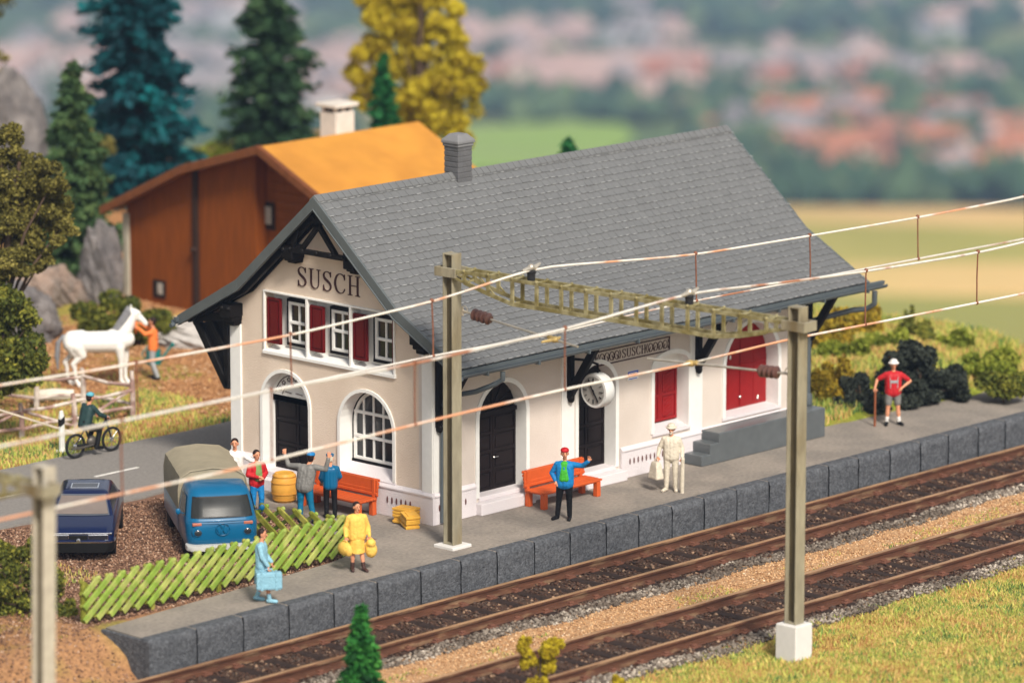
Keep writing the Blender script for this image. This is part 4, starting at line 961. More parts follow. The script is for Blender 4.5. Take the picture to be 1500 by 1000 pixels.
def glassq(z0,z1,s0,s1,off,mb,side='front'):
    vs=[];fs=[];n=8
    for j in range(5):
        z=z0+(z1-z0)*j/4; yf_,hw,yr_=gy(z)
        for i in range(n+1):
            s_=s0+(s1-s0)*i/n; x=s_*hw
            y=yf_+.05*(1-s_*s_)+off if side=='front' else yr_-off
            vs.append((x,y,z+off*.5))
    for j in range(4):
        for i in range(n): a_=j*(n+1)+i; fs.append((a_,a_+1,a_+n+2,a_+n+1))
    mb.add(vs,fs)
b=MB(); glassq(.90,1.20,-.86,.86,.012,b); b.build('windscreen',tg,T,recalc=False,smooth='all')
b=MB(); glassq(.88,1.22,-.90,-.865,.015,b); glassq(.88,1.22,.865,.90,.015,b); glassq(1.20,1.225,-.9,.9,.016,b); glassq(.875,.895,-.9,.9,.016,b); b.build('windscreen_trim',chrome,T,recalc=False)
b=MB(); glassq(.92,1.2,-.85,.85,.012,b,'rear'); b.build('rear_window',tg,T,recalc=False)
for sx in (-1,1):
    b=MB(); P=[]
    for y,z in ((.70,.92),(-1.25,.92),(-1.0,1.2),(.16,1.2)): _,hw,_2=gy(z); P.append((sx*(hw+.008),y,z))
    b.add(P,[(0,1,2,3)]); b.build('side_window',mat('glass_black',(.02,.02,.025),rough=.06),T)
    for y in (1.28,-1.3): wheel(T,sx*.74,y,.29,.19,mat('rim_grey',(.35,.35,.36)),tyre)
    b=MB(); b.box(sx*.47-.24,sx*.47+.24,2.02,2.1,.53,.66); hl=b.build('headlight',chrome,T,bevel=.01); b=MB(); b.box(sx*.47-.225,sx*.47+.225,2.09,2.115,.545,.648); b.build('lens',mat('glass_black',(.02,.02,.025)),hl)
b=MB(); b.box(-.22,.22,2.05,2.12,.54,.65); b.build('grille',bg_,T,bevel=.008)
b=MB(); b.lathe([(.001,.02),(.03,.02),(.055,.0),(.06,-.02)],14,(0,2.16,.53),'y'); b.build('emblem',chrome,T,smooth=True)
b=MB(); b.loft([rrect(hw,1.6,2.15,.2,.02,z,6,.05) for z,hw in ((.24,.80),(.3,.85),(.44,.86),(.49,.85))]); b.build('bumper',bg_,T,smooth=True)
b=MB(); b.loft([rrect(hw,1.7,2.165,.2,.02,z,6,.05) for z,hw in ((.475,.865),(.505,.865))]); b.build('bumper_strip',chrome,T,smooth=True)
b=MB(); b.box(-.80,.80,2.0,2.08,.67,.70); b.build('hood_edge',chrome,T,bevel=.01)
b=MB(); b.box(-.32,.32,-.62,-.16,1.286,1.297); sr=b.build('sunroof',mat('glass_black',(.02,.02,.025)),T,bevel=.02)
b=MB(); b.strip([(-.34,-.64),(.34,-.64),(.34,-.14),(-.34,-.14),(-.34,-.64)],[(-.31,-.61),(.31,-.61),(.31,-.17),(-.31,-.17),(-.31,-.61)],1.284,1.30,'xy'); b.build('sunroof_frame',chrome,sr)

# ================================================================== moped, marker post, paddock
bl = mat('cycle_black', (.015,.015,.016), rough=.4)
T = thing('moped','black moped at the road edge under the rider in dark green','moped',(-.66,11.86,.055),math.radians(-92)); MOPED=T   # local +y forward
for y in (-.62,.62):
    b=MB(); b.tube([(0,y+.30*math.cos(k*PI/12),.33+.30*math.sin(k*PI/12)) for k in range(24)],.04,8,closed=True); w_=b.build('wheel',bl,T,smooth=True)
    b=MB()
    for k in range(8): a=k*PI/4; b.tube([(0,y,.33),(0,y+.28*math.cos(a),.33+.28*math.sin(a))],.008,5)
    b.ball((0,y,.33),.06); b.build('spokes',chrome,w_)
b=MB(); b.tube([(0,-.62,.33),(0,-.1,.30),(0,.12,.42),(0,.42,.86)],.035,8); b.tube([(0,-.1,.3),(0,-.28,.78)],.03,8); b.tube([(0,-.62,.33),(0,-.28,.76)],.02,6); b.tube([(0,.62,.33),(0,.40,.98)],.028,8); b.tube([(0,-.28,.74),(0,.38,.74)],.03,8)
b.build('frame',bl,T,smooth=True)
b=MB(); b.ball((0,-.05,.38),(.11,.17,.14)); b.tube([(.1,-.1,.3),(.12,-.5,.28),(.12,-.85,.3)],.03,8); b.build('engine',mat('engine_grey',(.10,.09,.08),rough=.4,metal=.4),T,smooth=True)
b=MB(); b.ball((0,.1,.70),(.09,.24,.10)); b.build('fuel_tank',bl,T,smooth=True)
b=MB(); b.ball((0,-.32,.82),(.11,.18,.05)); b.build('saddle',bl,T,smooth=True)
b=MB(); b.tube([(-.3,.28,1.0),(-.1,.38,1.0),(.1,.38,1.0),(.3,.28,1.0)],.018,8); b.build('handlebar',bl,T,smooth=True)
b=MB(); b.ball((0,.5,.9),(.08,.07,.08)); b.build('headlight',chrome,T,smooth=True)
wp = mat('post_white', (.66,.66,.63), rough=.5)
T=thing('marker_post','white roadside marker post with black band, left of the moped','marker post',(-.86,12.9,0)); b=MB(); b.loft([[(x*s_,y*s_,z) for x,y in ((-.07,-.05),(.07,-.05),(.07,.05),(-.07,.05))] for z,s_ in ((-.05,1),(.95,1),(1.12,.6))]); b.box(-.16,.16,-.14,.14,-.05,.05); b.build('post',wp,T,bevel=.02); b=MB(); b.prism([(-.074,.70),(.074,.78),(.074,.97),(-.074,.89)],-.056,.056,'xz'); b.build('black_band',bl,T)
fr_ = mat('rail_weathered', (.30,.19,.16), rough=.7, var=.3, scale=3, col2=(.55,.48,.42), mixscale=1.6, lo=.45, hi=.55)
def paddock(label,posts,h,diag):
    T=thing('rail_fence',label,'fence',(posts[0][0],posts[0][1],0),0,'weathered rail fences of the horse paddock'); o0=Vector((posts[0][0],posts[0][1],0)); L_=[Vector((p[0],p[1],float(hgt(p[0],p[1]))))-o0 for p in posts]
    for p_,q in zip(L_,posts):
        b=MB(); hh=h*(q[2] if len(q)>2 else 1); b.tube([p_-Vector((0,0,.3)),p_+Vector((.02,0,hh*.6)),p_+Vector((-.01,.02,hh))],[.085,.075,.06],8); b.build('post',fr_,T,smooth=True)
    for i,(a,c) in enumerate(zip(L_[:-1],L_[1:])):
        b=MB(); u=Vector((0,0,1)); b.tube([a+u*h*.78,(a+c)/2+u*h*.74,c+u*h*.8],.05,8); b.build('rail',fr_,T,smooth=True); b=MB(); b.tube([a+u*h*.30,(a+c)/2+u*h*.34,c+u*h*.28],.05,8); b.build('rail',fr_,T,smooth=True)
        if diag: b=MB(); s_=(a+u*.1,c+u*h*.8) if i%2 else (a+u*h*.8,c+u*.1); b.tube(s_,.045,8); b.build('rail',fr_,T,smooth=True)
paddock('weathered rail fence running back towards the white horse',[(3.3,14.7,1.15),(2.9,16.3),(2.15,17.4),(1.2,19.6),(-.2,22)],1.1,False)
paddock('weathered rail fence with crossed bars along the roadside verge',[(3.15,14.55,1),(1.2,14.75),(-.5,14.95),(-2.6,15.3),(-4.8,15.5)],1.0,True)
T=thing('plank','pale broad plank leaning diagonally on the paddock fence','plank',(0,0,0)); b=MB(); b.bar((.5,13.9,.12),(-1.6,14.65,1.02),.22,.05); b.build('board',mat('plank_pale',(.5,.43,.34),rough=.8,var=.2,stretch=(1,1,6)),T,bevel=.02)
T=thing('log','pale cut log lying in the grass behind the rail fence','log',(3.1,17.75,.2),math.radians(-40)); b=MB(); b.tube([(-.55,0,0),(0,.02,.02),(.55,0,0)],[.17,.18,.16],12); b.build('trunk_piece',mat('log_pale',(.62,.57,.48),rough=.8,var=.2),T,smooth=True)
T=thing('watering_can','small teal watering can in the meadow right of the horse handler','watering can',(8.9,20.0,float(hgt(8.9,20)))); tl=mat('can_teal',(.01,.14,.13),rough=.4); b=MB(); b.lathe([(.22,0),(.23,.05),(.21,.42),(.17,.48)],16); b.build('can_body',tl,T,smooth=True); b=MB(); b.tube([(.2,-.1,.12),(.4,-.2,.4),(.5,-.25,.52)],[.05,.035,.03],8); b.ball((.52,-.26,.54),.07); b.build('spout',tl,T,smooth=True); b=MB(); b.tube([(-.2,.05,.1),(-.38,.1,.35),(-.2,.05,.55),(0,0,.62),(.15,0,.48)],.02,6); b.build('handle',tl,T,smooth=True)

# ================================================================== barn
wood = mat('barn_wood', (.18,.045,.004), rough=.7, var=.3, scale=3, stretch=(6,6,.35), bump=.2, bscale=6)
wood2 = mat('barn_wood_dark', (.17,.05,.012), rough=.6, var=.3, scale=3, stretch=(.5,.5,9), bump=.25, bscale=5)
oroof = mat('roof_orange', (.50,.225,.035), rough=.65, col2=(.44,.19,.03), mixscale=.5, var=.1, scale=1.2, bump=.05)
bedge = mat('barn_edge', (.15,.05,.018), rough=.5, var=.2, scale=4)
T = thing('barn','brown timber barn with an orange roof behind the station','barn',(0,0,0))
X0=14.7; yr=20.9; zr=5.62
def bz(y):   # roof line over y
    if y<yr: return zr-(yr-y)*.475
    if y<24.3: return zr-(y-yr)*.285
    return zr-(24.3-yr)*.285-(y-24.3)*.46
b=MB()
wallt=lambda y: bz(y)-.12
for ya,yb,x in ((14.2,21.9,15.2),(21.9,24.25,X0),(24.4,27.5,X0)):
    cuts=sorted({ya,yb}|({yr} if ya<yr<yb else set()))
    for c0,c1 in zip(cuts[:-1],cuts[1:]): b.prism([(c0,-.1),(c1,-.1),(c1,wallt(c1)),(c0,wallt(c0))],x,x+.25,'yz')
b.box(X0+.01,15.4,21.75,21.92,0,wallt(21.8)); b.box(X0+.02,20.5,27.25,27.48,-.1,wallt(27.4)); b.box(15.3,20.5,14.2,14.4,-.1,wallt(14.3)); b.box(20.3,20.5,14.4,27.4,-.1,2.2)
wl_=b.build('wall',wood,T)
b=MB()
for k in range(16): z=.2+k*.28; b.box(15.175,15.2,14.3+max(0,(z+.25-wallt(14.3))/.475),21.7,z,z+.25) if z<5 else None
for y0 in np.arange(14.4,21.3,.0+1.0): pass
o_=b.build('cladding',wood,T,bevel=.01)
b=MB(); b.box(X0-.12,X0+.2,24.24,24.42,-.1,wallt(24.3)); b.ball((X0-.15,24.33,2.0),(.1,.12,.1)); b.build('corner_post',mat('post_dark',(.03,.015,.01),rough=.7),T,bevel=.02)
b=MB(); b.box(X0-.08,X0+.15,27.4,27.66,-.1,2.75); b.build('downpipe',mat('pipe_pale',(.42,.38,.30),rough=.6),T,bevel=.03)
dk_=mat('barn_window_dark',(.02,.012,.01),rough=.5)
for (x,y,z,w_,h_) in ((15.15,21.72,3.3,.7,.85),(X0-.03,26.05,.55,.55,.55)):
    b=MB(); b.box(x-.02,x+.06,y-w_/2,y+w_/2,z-h_/2,z+h_/2); fw=b.build('window',dk_,T,bevel=.01); b=MB(); b.box(x-.035,x,y-w_*.32,y+w_*.10,z-h_*.3,z+h_*.34); b.build('curtain',mat('curtain_grey',(.34,.31,.27),rough=.9),fw,bevel=.04)
b=MB()
for ya,yb in ((12.9,yr),(yr,24.3),(24.3,27.95)): b.prism([(ya,bz(ya)-.12),(yb,bz(yb)-.12),(yb,bz(yb)),(ya,bz(ya))],14.05,20.9,'yz')
rfb=b.build('roof',oroof,T)
b=MB()
for ya,yb in ((12.9,yr),(yr,24.3),(24.3,28.0)): b.prism([(ya,bz(ya)-.24),(yb,bz(yb)-.24),(yb,bz(yb)+.035),(ya,bz(ya)+.035)],13.98,14.16,'yz')
b.build('verge_board',bedge,rfb,bevel=.02)
chw=mat('chimney_white',(.58,.53,.47),rough=.8,var=.1)
b=MB(); b.box(18.3,19.1,21.9,22.6,4.5,6.05); cc=b.build('chimney',chw,rfb,bevel=.02); b=MB()
for x in (18.32,18.65,18.98):
    for y in (21.95,22.45): b.box(x,x+.1,y,y+.1,6.04,6.2)
b.box(18.2,19.2,21.8,22.7,6.2,6.32); b.build('chimney_cap',chw,cc,bevel=.02)
b=MB(); b.box(18.4,19.0,22.0,22.5,6.0,6.2); b.build('chimney_flue',dk_,cc)
# ================================================================== figures
def capsule(mb, a, b_, ra, rb, n=10):
    a=Vector(a); b_=Vector(b_); d=(b_-a); L_=d.length
    if L_<1e-5: mb.ball(a,ra,n,6); return
    d/=L_; P=[];R_=[]
    for i in range(4): t_=PI/2*(1-i/4); P.append(a-d*ra*math.sin(t_)); R_.append(max(.0008,ra*math.cos(t_)))
    P.append(a);R_.append(ra); P.append(b_);R_.append(rb)
    for i in range(1,5): t_=PI/2*i/4; P.append(b_+d*rb*math.sin(t_)); R_.append(max(.0008,rb*math.cos(t_)))
    mb.tube(P,R_,n)
def fused(mb, name, m, parent, vox=.011, smooth=2):
    me=bpy.data.meshes.new('tmp'); me.from_pydata(mb.v,[],mb.f); bm=bmesh.new(); bm.from_mesh(me); bmesh.ops.recalc_face_normals(bm,faces=bm.faces); bm.to_mesh(me); bm.free()
    o=bpy.data.objects.new('tmp',me); COL.objects.link(o); r=o.modifiers.new('r','REMESH'); r.mode='VOXEL'; r.voxel_size=vox; r.use_smooth_shade=True
    s_=o.modifiers.new('s','SMOOTH'); s_.factor=.5; s_.iterations=smooth
    dg=bpy.context.evaluated_depsgraph_get(); dg.update(); ne=bpy.data.meshes.new_from_object(o.evaluated_get(dg)); bpy.data.objects.remove(o); bpy.data.meshes.remove(me)
    ne.name=name; ne.materials.clear(); ne.materials.append(m); q=bpy.data.objects.new(name,ne); return link(q,parent)
skin=mat('skin',(.58,.26,.15),rough=.5,var=.08,scale=6)
PAL={}
def paint(name,c,rough=.5): return mat('paint_'+name,c,rough=rough,var=.16,scale=9,bump=.5,bscale=13)
def hand(mb, w, d, side, curl=.6, spread=.5, palm_n=None):
    """palm and five bent fingers; w wrist, d direction of the hand, side +1 right -1 left"""
    w=Vector(w); d=Vector(d).normalized(); up=Vector(palm_n) if palm_n else (Vector((0,0,1)) if abs(d.z)<.8 else Vector((0,-1,0)))
    r=d.cross(up).normalized(); u=r.cross(d).normalized()
    capsule(mb,w,w+d*.035,.028,.03); 
    for k in (-1,-.33,.33,1): capsule(mb,w+d*.02+r*.012*k,w+d*.085+r*.03*k,.019,.017,8)
    for k,l in ((-1,.058),(-.33,.07),(.33,.074),(1,.066)):
        b0=w+d*.085+r*.031*k; dd=(d+r*.25*spread*k).normalized(); c_=curl*random.uniform(.8,1.2)
        p1=b0+(dd*math.cos(c_*.6)-u*math.sin(c_*.6))*l*.5; p2=p1+(dd*math.cos(c_*1.5)-u*math.sin(c_*1.5))*l*.5
        capsule(mb,b0,p1,.0125,.0115,7); capsule(mb,p1,p2,.0115,.010,7)
    t0=w+d*.03+r*.028*side; t1=t0+(d*.6+r*side*.8-u*.2).normalized()*.04; t2=t1+(d*.9+r*side*.25-u*.35).normalized()*.033
    capsule(mb,t0,t1,.016,.0135,7); capsule(mb,t1,t2,.0135,.011,7)
def person(label, loc, rz, J, top=None, trousers=None, shoes=None, hair=None, hat=None, h=1.75, open_jacket=None, skirt=None, build=1., shorts=None, sleeves='long', lean=None, extras=None, curl=(.6,.6), beard=None, group=None, socks=None, curlspread=.5, wid=1.):
    """J: pose points in body coordinates (x right of the person, y forward); missing ones take a standing pose"""
    T=thing('person',label,'person',loc,rz,group); s_=h/1.75; T.scale=(s_*wid,s_*wid,s_)
    D=dict(pel=(0,0,.95),chest=(0,.0,1.27),neck=(0,0,1.47),head=(0,.015,1.63),shR=(.185,0,1.365),shL=(-.185,0,1.365),elR=(.26,-.02,1.12),elL=(-.26,-.02,1.12),wrR=(.27,.06,.88),wrL=(-.27,.06,.88),
           hipR=(.095,0,.92),hipL=(-.095,0,.92),knR=(.11,.02,.50),knL=(-.11,.02,.50),anR=(.115,-.02,.09),anL=(-.115,-.02,.09),toeR=(.14,.15,.04),toeL=(-.14,.15,.04),hdR=None,hdL=None,look=(0,1,0))
    D.update(J); P={k:(Vector(v) if v is not None else None) for k,v in D.items()}
    lk=P['look'].normalized(); hd=P['head']; rt=lk.cross(Vector((0,0,1))).normalized(); B=build
    b=MB()
    # torso, neck, head
    for sx in ('R','L'):
        capsule(b,P['pel'].lerp(P['hip'+sx],.8)+Vector((0,0,.02)),P['chest'].lerp(P['sh'+sx],.45),.115*B,.105*B); capsule(b,P['chest'],P['sh'+sx],.09,.06)
        capsule(b,P['hip'+sx],P['kn'+sx],.085*B,.056*B); capsule(b,P['kn'+sx],P['an'+sx]+(P['kn'+sx]-P['an'+sx])*.55,.056,.058); capsule(b,P['an'+sx]+(P['kn'+sx]-P['an'+sx])*.6,P['an'+sx],.055,.036)
        capsule(b,P['an'+sx]-Vector((0,.02,.03)),P['toe'+sx],.04,.035)
        capsule(b,P['sh'+sx],P['el'+sx],.056*B,.043); capsule(b,P['el'+sx],P['wr'+sx],.044,.028)
        dv=P['hd'+sx] or (P['wr'+sx]-P['el'+sx]); hand(b,P['wr'+sx],dv,1 if sx=='R' else -1,curl[0 if sx=='R' else 1],curlspread)
    capsule(b,P['chest'],P['neck'],.10,.055); capsule(b,P['neck'],hd-Vector((0,0,.05)),.054,.052)
    b.ball(hd+Vector((0,0,.035)),(.088,.10,.104),14,10); capsule(b,hd+lk*.02-Vector((0,0,.02)),hd+lk*.05-Vector((0,0,.07)),.074,.042)
    capsule(b,hd+lk*.096+Vector((0,0,.02)),hd+lk*.122-Vector((0,0,.022)),.011,.018,8)
    for sg in (-1,1): capsule(b,hd+rt*.09*sg+Vector((0,0,.02)),hd+rt*.094*sg-Vector((0,0,.02)),.017,.013,8); capsule(b,hd+lk*.06+rt*.03*sg-Vector((0,0,.0)),hd+lk*.07+rt*.03*sg-Vector((0,0,.02)),.022,.018,8)
    body=fused(b,'body',skin,T,.0095,1)
    b=MB()
    for sg in (-1,1): b.ball(hd+lk*.094+rt*.034*sg+Vector((0,0,.02)),(.010,.010,.008),8,5); b.bar(hd+lk*.098+rt*.048*sg+Vector((0,0,.046)),hd+lk*.102+rt*.02*sg+Vector((0,0,.048)),.008,.006)
    b.build('eyes',mat('eye_dark',(.03,.015,.012),rough=.4),body,smooth=True)
    b=MB(); b.bar(hd+lk*.099+rt*.022-Vector((0,0,.05)),hd+lk*.099-rt*.022-Vector((0,0,.05)),.010,.008); b.build('mouth',mat('mouth_red',(.30,.06,.05),rough=.5),body)
    if trousers or shorts:
        b=MB(); q=.45 if shorts else 1
        for sx in ('R','L'):
            capsule(b,P['hip'+sx]+Vector((0,0,.04)),P['kn'+sx] if not shorts else P['hip'+sx].lerp(P['kn'+sx],.75),.108*B,.078 if not shorts else .098); 
            if not shorts: capsule(b,P['kn'+sx],P['an'+sx]+Vector((0,0,.01)),.078,.062)
        capsule(b,P['hipR']+Vector((-.02,0,.05)),P['hipL']+Vector((.02,0,.05)),.12*B,.12*B); fused(b,'shorts' if shorts else 'trousers',shorts or trousers,T,.014,3)
    if shoes:
        for sx in ('R','L'):
            b=MB(); a=P['an'+sx]; capsule(b,a-Vector((0,.03,.035)),P['toe'+sx],.055,.048); capsule(b,a,a-Vector((0,0,.03)),.052,.055); o=fused(b,'shoe',shoes,T,.012,2)
    if socks:
        for sx in ('R','L'): b=MB(); a=P['an'+sx]; capsule(b,a+Vector((0,0,.0)),a.lerp(P['kn'+sx],.28),.052,.056); fused(b,'sock',socks,T,.014,1)
    if top:
        b=MB(); mx=P['pel']; capsule(b,mx+Vector((0,0,-.04)),P['chest']+Vector((0,0,.03)),.15*B,.142*B)
        for sx in ('R','L'):
            capsule(b,mx.lerp(P['hip'+sx],.75)+Vector((0,0,-.03)),P['chest'].lerp(P['sh'+sx],.45),.138*B,.132*B); capsule(b,P['chest']+Vector((0,0,.02)),P['sh'+sx],.12,.07); capsule(b,P['neck']-Vector((0,0,.04)),P['sh'+sx],.055,.062)
            e=P['el'+sx]; w_=P['wr'+sx]
            if sleeves=='short': capsule(b,P['sh'+sx],P['sh'+sx].lerp(e,.75),.08,.068)
            else: capsule(b,P['sh'+sx],e,.073*B,.062); capsule(b,e,e.lerp(w_,.93),.066,.05)
        capsule(b,P['chest'],P['neck']-Vector((0,0,.05)),.10,.06); fused(b,'jacket' if open_jacket else 'shirt',top,T,.013,5)
    if open_jacket:
        b=MB(); c=P['chest']; [capsule(b,c+Vector((q*.03,.07,.11)),c+Vector((q*.045,.085*B,-.24)),.075,.09) for q in (-1,0,1)]; b.ball(c+Vector((0,.06,.12)),(.06,.05,.08),10,8); fused(b,'shirt_front',open_jacket,T,.012,2)
    if skirt:
        b=MB(); z0=.46; n=14; rings=[]
        for z,rx,ry in ((z0,.205,.185),(.6,.20,.18),(.8,.185,.17),(.98,.165,.145),(1.1,.15,.13)):
            rings.append([(rx*(1+.04*math.sin(5*2*PI*i/n))*math.cos(2*PI*i/n),ry*(1+.04*math.sin(5*2*PI*i/n))*math.sin(2*PI*i/n),z) for i in range(n)])
        b.loft(rings); fused(b,'skirt',skirt,T,.015,2)
    up=Vector((0,0,1))
    if hair:
        b=MB(); b.ball(hd+up*.06-lk*.018,(.098,.103,.096),14,10); b.ball(hd-lk*.045+up*.01,(.09,.07,.10),12,8); o=fused(b,'hair',hair,body,.011,1)
    if hat:
        b=MB(); k=hat[1]; b.ball(hd+up*.09,(.107,.117,.075),14,10)
        if k=='peak': capsule(b,hd+lk*.09+up*.06+rt*.03,hd+lk*.09+up*.06-rt*.03,.03,.03,8); capsule(b,hd+lk*.13+up*.052,hd+lk*.13+up*.052,.028,.028,8)
        if k=='brim':
            ring=[hd+up*.05+(lk*math.cos(a)+rt*math.sin(a))*.125 for a in [i*PI/8 for i in range(16)]]; b.tube(ring,.022,8,closed=True)
        if k=='beret': b.ball(hd+up*.12-lk*.01,(.115,.115,.05),14,8)
        fused(b,'hat',hat[0],body,.011,1)
    if beard: b=MB(); b.ball(hd+lk*.06-up*.075,(.05,.04,.07),10,8); fused(b,'beard',beard,body,.011,1)
    if extras: extras(T,P,body)
    return T
TOCAM=math.radians(133.2)
YW=paint('yellow',(.72,.45,.09)); DB=paint('darkbrown',(.06,.03,.025)); HB=paint('hair',(.02,.010,.008)); LB=paint('lightblue',(.22,.42,.52)); BK=paint('black',(.006,.006,.007)); CRM=paint('cream',(.56,.50,.40)); RED=paint('red',(.42,.015,.02)); GRY=paint('grey',(.17,.165,.155)); TEAL=paint('teal',(.003,.12,.23)); BLU=paint('blue',(.01,.055,.36)); WHT=paint('white',(.68,.66,.63)); ORG=paint('orange',(.75,.20,.05)); GRN=paint('green',(.05,.36,.03)); AZ=paint('azure',(.01,.17,.42)); DG=paint('darkgreen',(.02,.045,.045)); SG=paint('sage',(.16,.26,.09)); PGR=paint('palegrey',(.30,.31,.32)); BRN=paint('brown',(.22,.07,.03)); MT=paint('mint',(.10,.34,.42))
# bags are things of their own, held in the hand
def bag(name,label,cat,parts,m,loc,rz):
    T=thing(name,label,cat,loc,rz); parts(T,m); return T
def world(T,p): return T.matrix_basis @ Vector(p)
# 1 woman in yellow with two bags
p1=person('plump woman in a yellow coat and dark boots carrying a bag in each hand',(-4.5,-1.85,0),TOCAM+.25,dict(elR=(.29,-.02,1.12),wrR=(.30,.07,.90),elL=(-.29,-.02,1.12),wrL=(-.31,.05,.88),hdR=(0,0,-1),hdL=(0,0,-1),anL=(-.15,.1,.09),toeL=(-.2,.25,.04),look=(-.3,1,0)),top=YW,skirt=YW,shoes=DB,hair=HB,h=1.66,build=1.22,trousers=None,socks=DB,curl=(1.3,1.3))
def rbag(T,m):
    b=MB(); b.ball((0,0,-.16),(.13,.24,.17),14,10); b.ball((0,.14,-.2),(.1,.12,.13)); fused(b,'bag_body',m,T,.02,2); b=MB(); b.tube([(0,-.13,-.06),(0,-.06,.03),(0,.06,.03),(0,.13,-.06)],.014,6); b.build('handle',m,T,smooth=True)
def bbag(T,m):
    b=MB(); b.ball((0,0,-.22),(.15,.16,.19),12,9); b.ball((0,.06,-.04),(.12,.13,.11)); b.ball((.08,.02,-.1),(.08,.08,.1)); fused(b,'bag_body',m,T,.02,2); b=MB(); b.tube([(-.06,0,.02),(0,0,.08),(.06,0,.02)],.014,6); b.build('handle',m,T,smooth=True)
bag('travel_bag','round yellow travel bag in the yellow woman\'s hand towards the lattice fence','bag',rbag,YW,world(p1,(.33,.1,.78)),TOCAM+.7)
bag('bundle','knotted yellow bundle in the yellow woman\'s hand away from the fence','bag',bbag,YW,world(p1,(-.35,.07,.76)),TOCAM)
# 2 woman in light blue with a case
p2=person('woman in light blue walking in profile with a suitcase in front of the fence',(-8.08,-2.33,0),math.radians(-147),dict(chest=(0,-.02,1.27),elR=(.22,.06,1.13),wrR=(.2,.2,.92),elL=(-.21,.02,1.13),wrL=(-.17,.2,.93),hdR=(0,.1,-1),hdL=(0,.1,-1),knR=(.1,.14,.5),anR=(.1,.2,.1),toeR=(.1,.36,.05),anL=(-.1,-.16,.1),toeL=(-.1,.0,.04)),top=LB,skirt=LB,shoes=LB,hair=HB,h=1.72,socks=LB,curl=(1.3,1.3))
def case(T,m):
    b=MB(); b.box(-.11,.11,-.30,.30,-.46,-.05); b.build('case_body',m,T,bevel=.035,seg=3); b=MB()
    for z in (-.13,-.4): b.box(-.118,.118,-.302,.302,z-.012,z+.012)
    b.box(-.125,.125,-.2,-.14,-.47,-.04); b.box(-.125,.125,.14,.2,-.47,-.04); b.build('strap',m,T,bevel=.01); b=MB(); b.tube([(0,-.09,-.05),(0,-.07,.02),(0,.07,.02),(0,.09,-.05)],.016,6); b.build('handle',m,T,smooth=True)
bag('suitcase','light blue suitcase held by the woman in light blue','suitcase',case,LB,world(p2,(.22,.22,.84)),math.radians(-128))
# 3 waving man
person('man in blue jacket, green shirt and red cap waving on the platform',(2.68,-1.97,0),TOCAM-.15,dict(elL=(-.44,.05,1.36),wrL=(-.60,.16,1.50),hdL=(-.2,.15,1),elR=(.32,-.03,1.14),wrR=(.22,.07,.97),hdR=(-.5,.3,-.6),knR=(.14,0,.5),anR=(.18,0,.09),toeR=(.27,.13,.04),knL=(-.11,0,.5),anL=(-.12,0,.09),toeL=(-.13,.17,.04),look=(-.25,1,0)),top=AZ,trousers=BK,shoes=BK,hair=HB,hat=(RED,'cap'),open_jacket=GRN,h=1.80,build=1.12)
# 4 man in cream with beard
p4=person('bearded old man in a cream suit and cap with bag and pale stick',(6.82,-1.86,0),TOCAM-.1,dict(elR=(.30,-.02,1.14),wrR=(.34,.08,.92),hdR=(.05,.1,-1),elL=(-.28,-.02,1.13),wrL=(-.29,.12,.90),hdL=(0,.2,-1),anR=(.12,.02,.09),toeR=(.2,.17,.04),look=(.1,1,-.1)),top=CRM,trousers=CRM,shoes=CRM,hair=CRM,hat=(CRM,'brim'),beard=CRM,h=1.74,build=1.05,curl=(1.3,1.3))
b=MB()
def sack(T,m): b=MB(); b.loft([[(x*s_,y*s_,z) for x,y in ((-.09,-.14),(.09,-.14),(.09,.14),(-.09,.14))] for z,s_ in ((-.50,1.25),(-.48,1.35),(-.12,.95),(-.05,.7))]); fused(b,'bag_body',m,T,.018,2); b=MB(); b.tube([(0,-.07,-.07),(0,-.04,.02),(0,.04,.02),(0,.07,-.07)],.014,6); b.build('handle',m,T,smooth=True)
bag('shopping_bag','cream flared bag hanging from the old man\'s hand beside the dock steps','bag',sack,CRM,world(p4,(.38,.1,.84)),TOCAM+.6)
T=thing('walking_stick','thick cream stick planted by the old man in cream','stick',world(p4,(-.30,.2,0))); b=MB(); b.tube([(0,0,0),(.0,0,.45),(0,-.02,.88)],[.05,.055,.045],8); b.ball((0,-.02,.88),.05); b.build('shaft',CRM,T,smooth=True)
# 5 hiker
def braces(T,P,body):
    b=MB()
    for sg in (-1,1): b.tube([(sg*.09,.15,1.02),(sg*.10,.155,1.2),(sg*.11,.12,1.36),(sg*.10,-.02,1.45),(sg*.09,-.13,1.3)],.011,6)
    b.bar((-.1,.155,1.2),(.1,.155,1.2),.02,.07); b.build('braces',PGR,T,smooth=True)
p5=person('hiker in red shirt, grey shorts and white hat leaning on a brown stick',(16.85,-1.1,0),TOCAM+.08,dict(elR=(.42,-.06,1.22),wrR=(.50,.08,1.03),hdR=(.1,.3,-.9),elL=(-.46,-.05,1.17),wrL=(-.22,.10,1.02),hdL=(.7,.2,-.4),anR=(.16,0,.09),toeR=(.2,.16,.04),anL=(-.17,0,.09),toeL=(-.24,.14,.04),knR=(.13,.02,.5),knL=(-.13,.02,.5)),top=RED,shorts=GRY,shoes=BK,socks=WHT,hair=WHT,hat=(WHT,'brim'),h=1.80,sleeves='short',build=1.12,extras=braces,curl=(1.2,.9))
T=thing('hiking_stick','brown hiking stick under the hiker\'s hand','stick',world(p5,(.50,.14,0))); b=MB(); b.tube([(0,.0,0),(.0,0,.5),(0,0,1.0)],[.035,.03,.035],8); b.build('shaft',BRN,T,smooth=True)
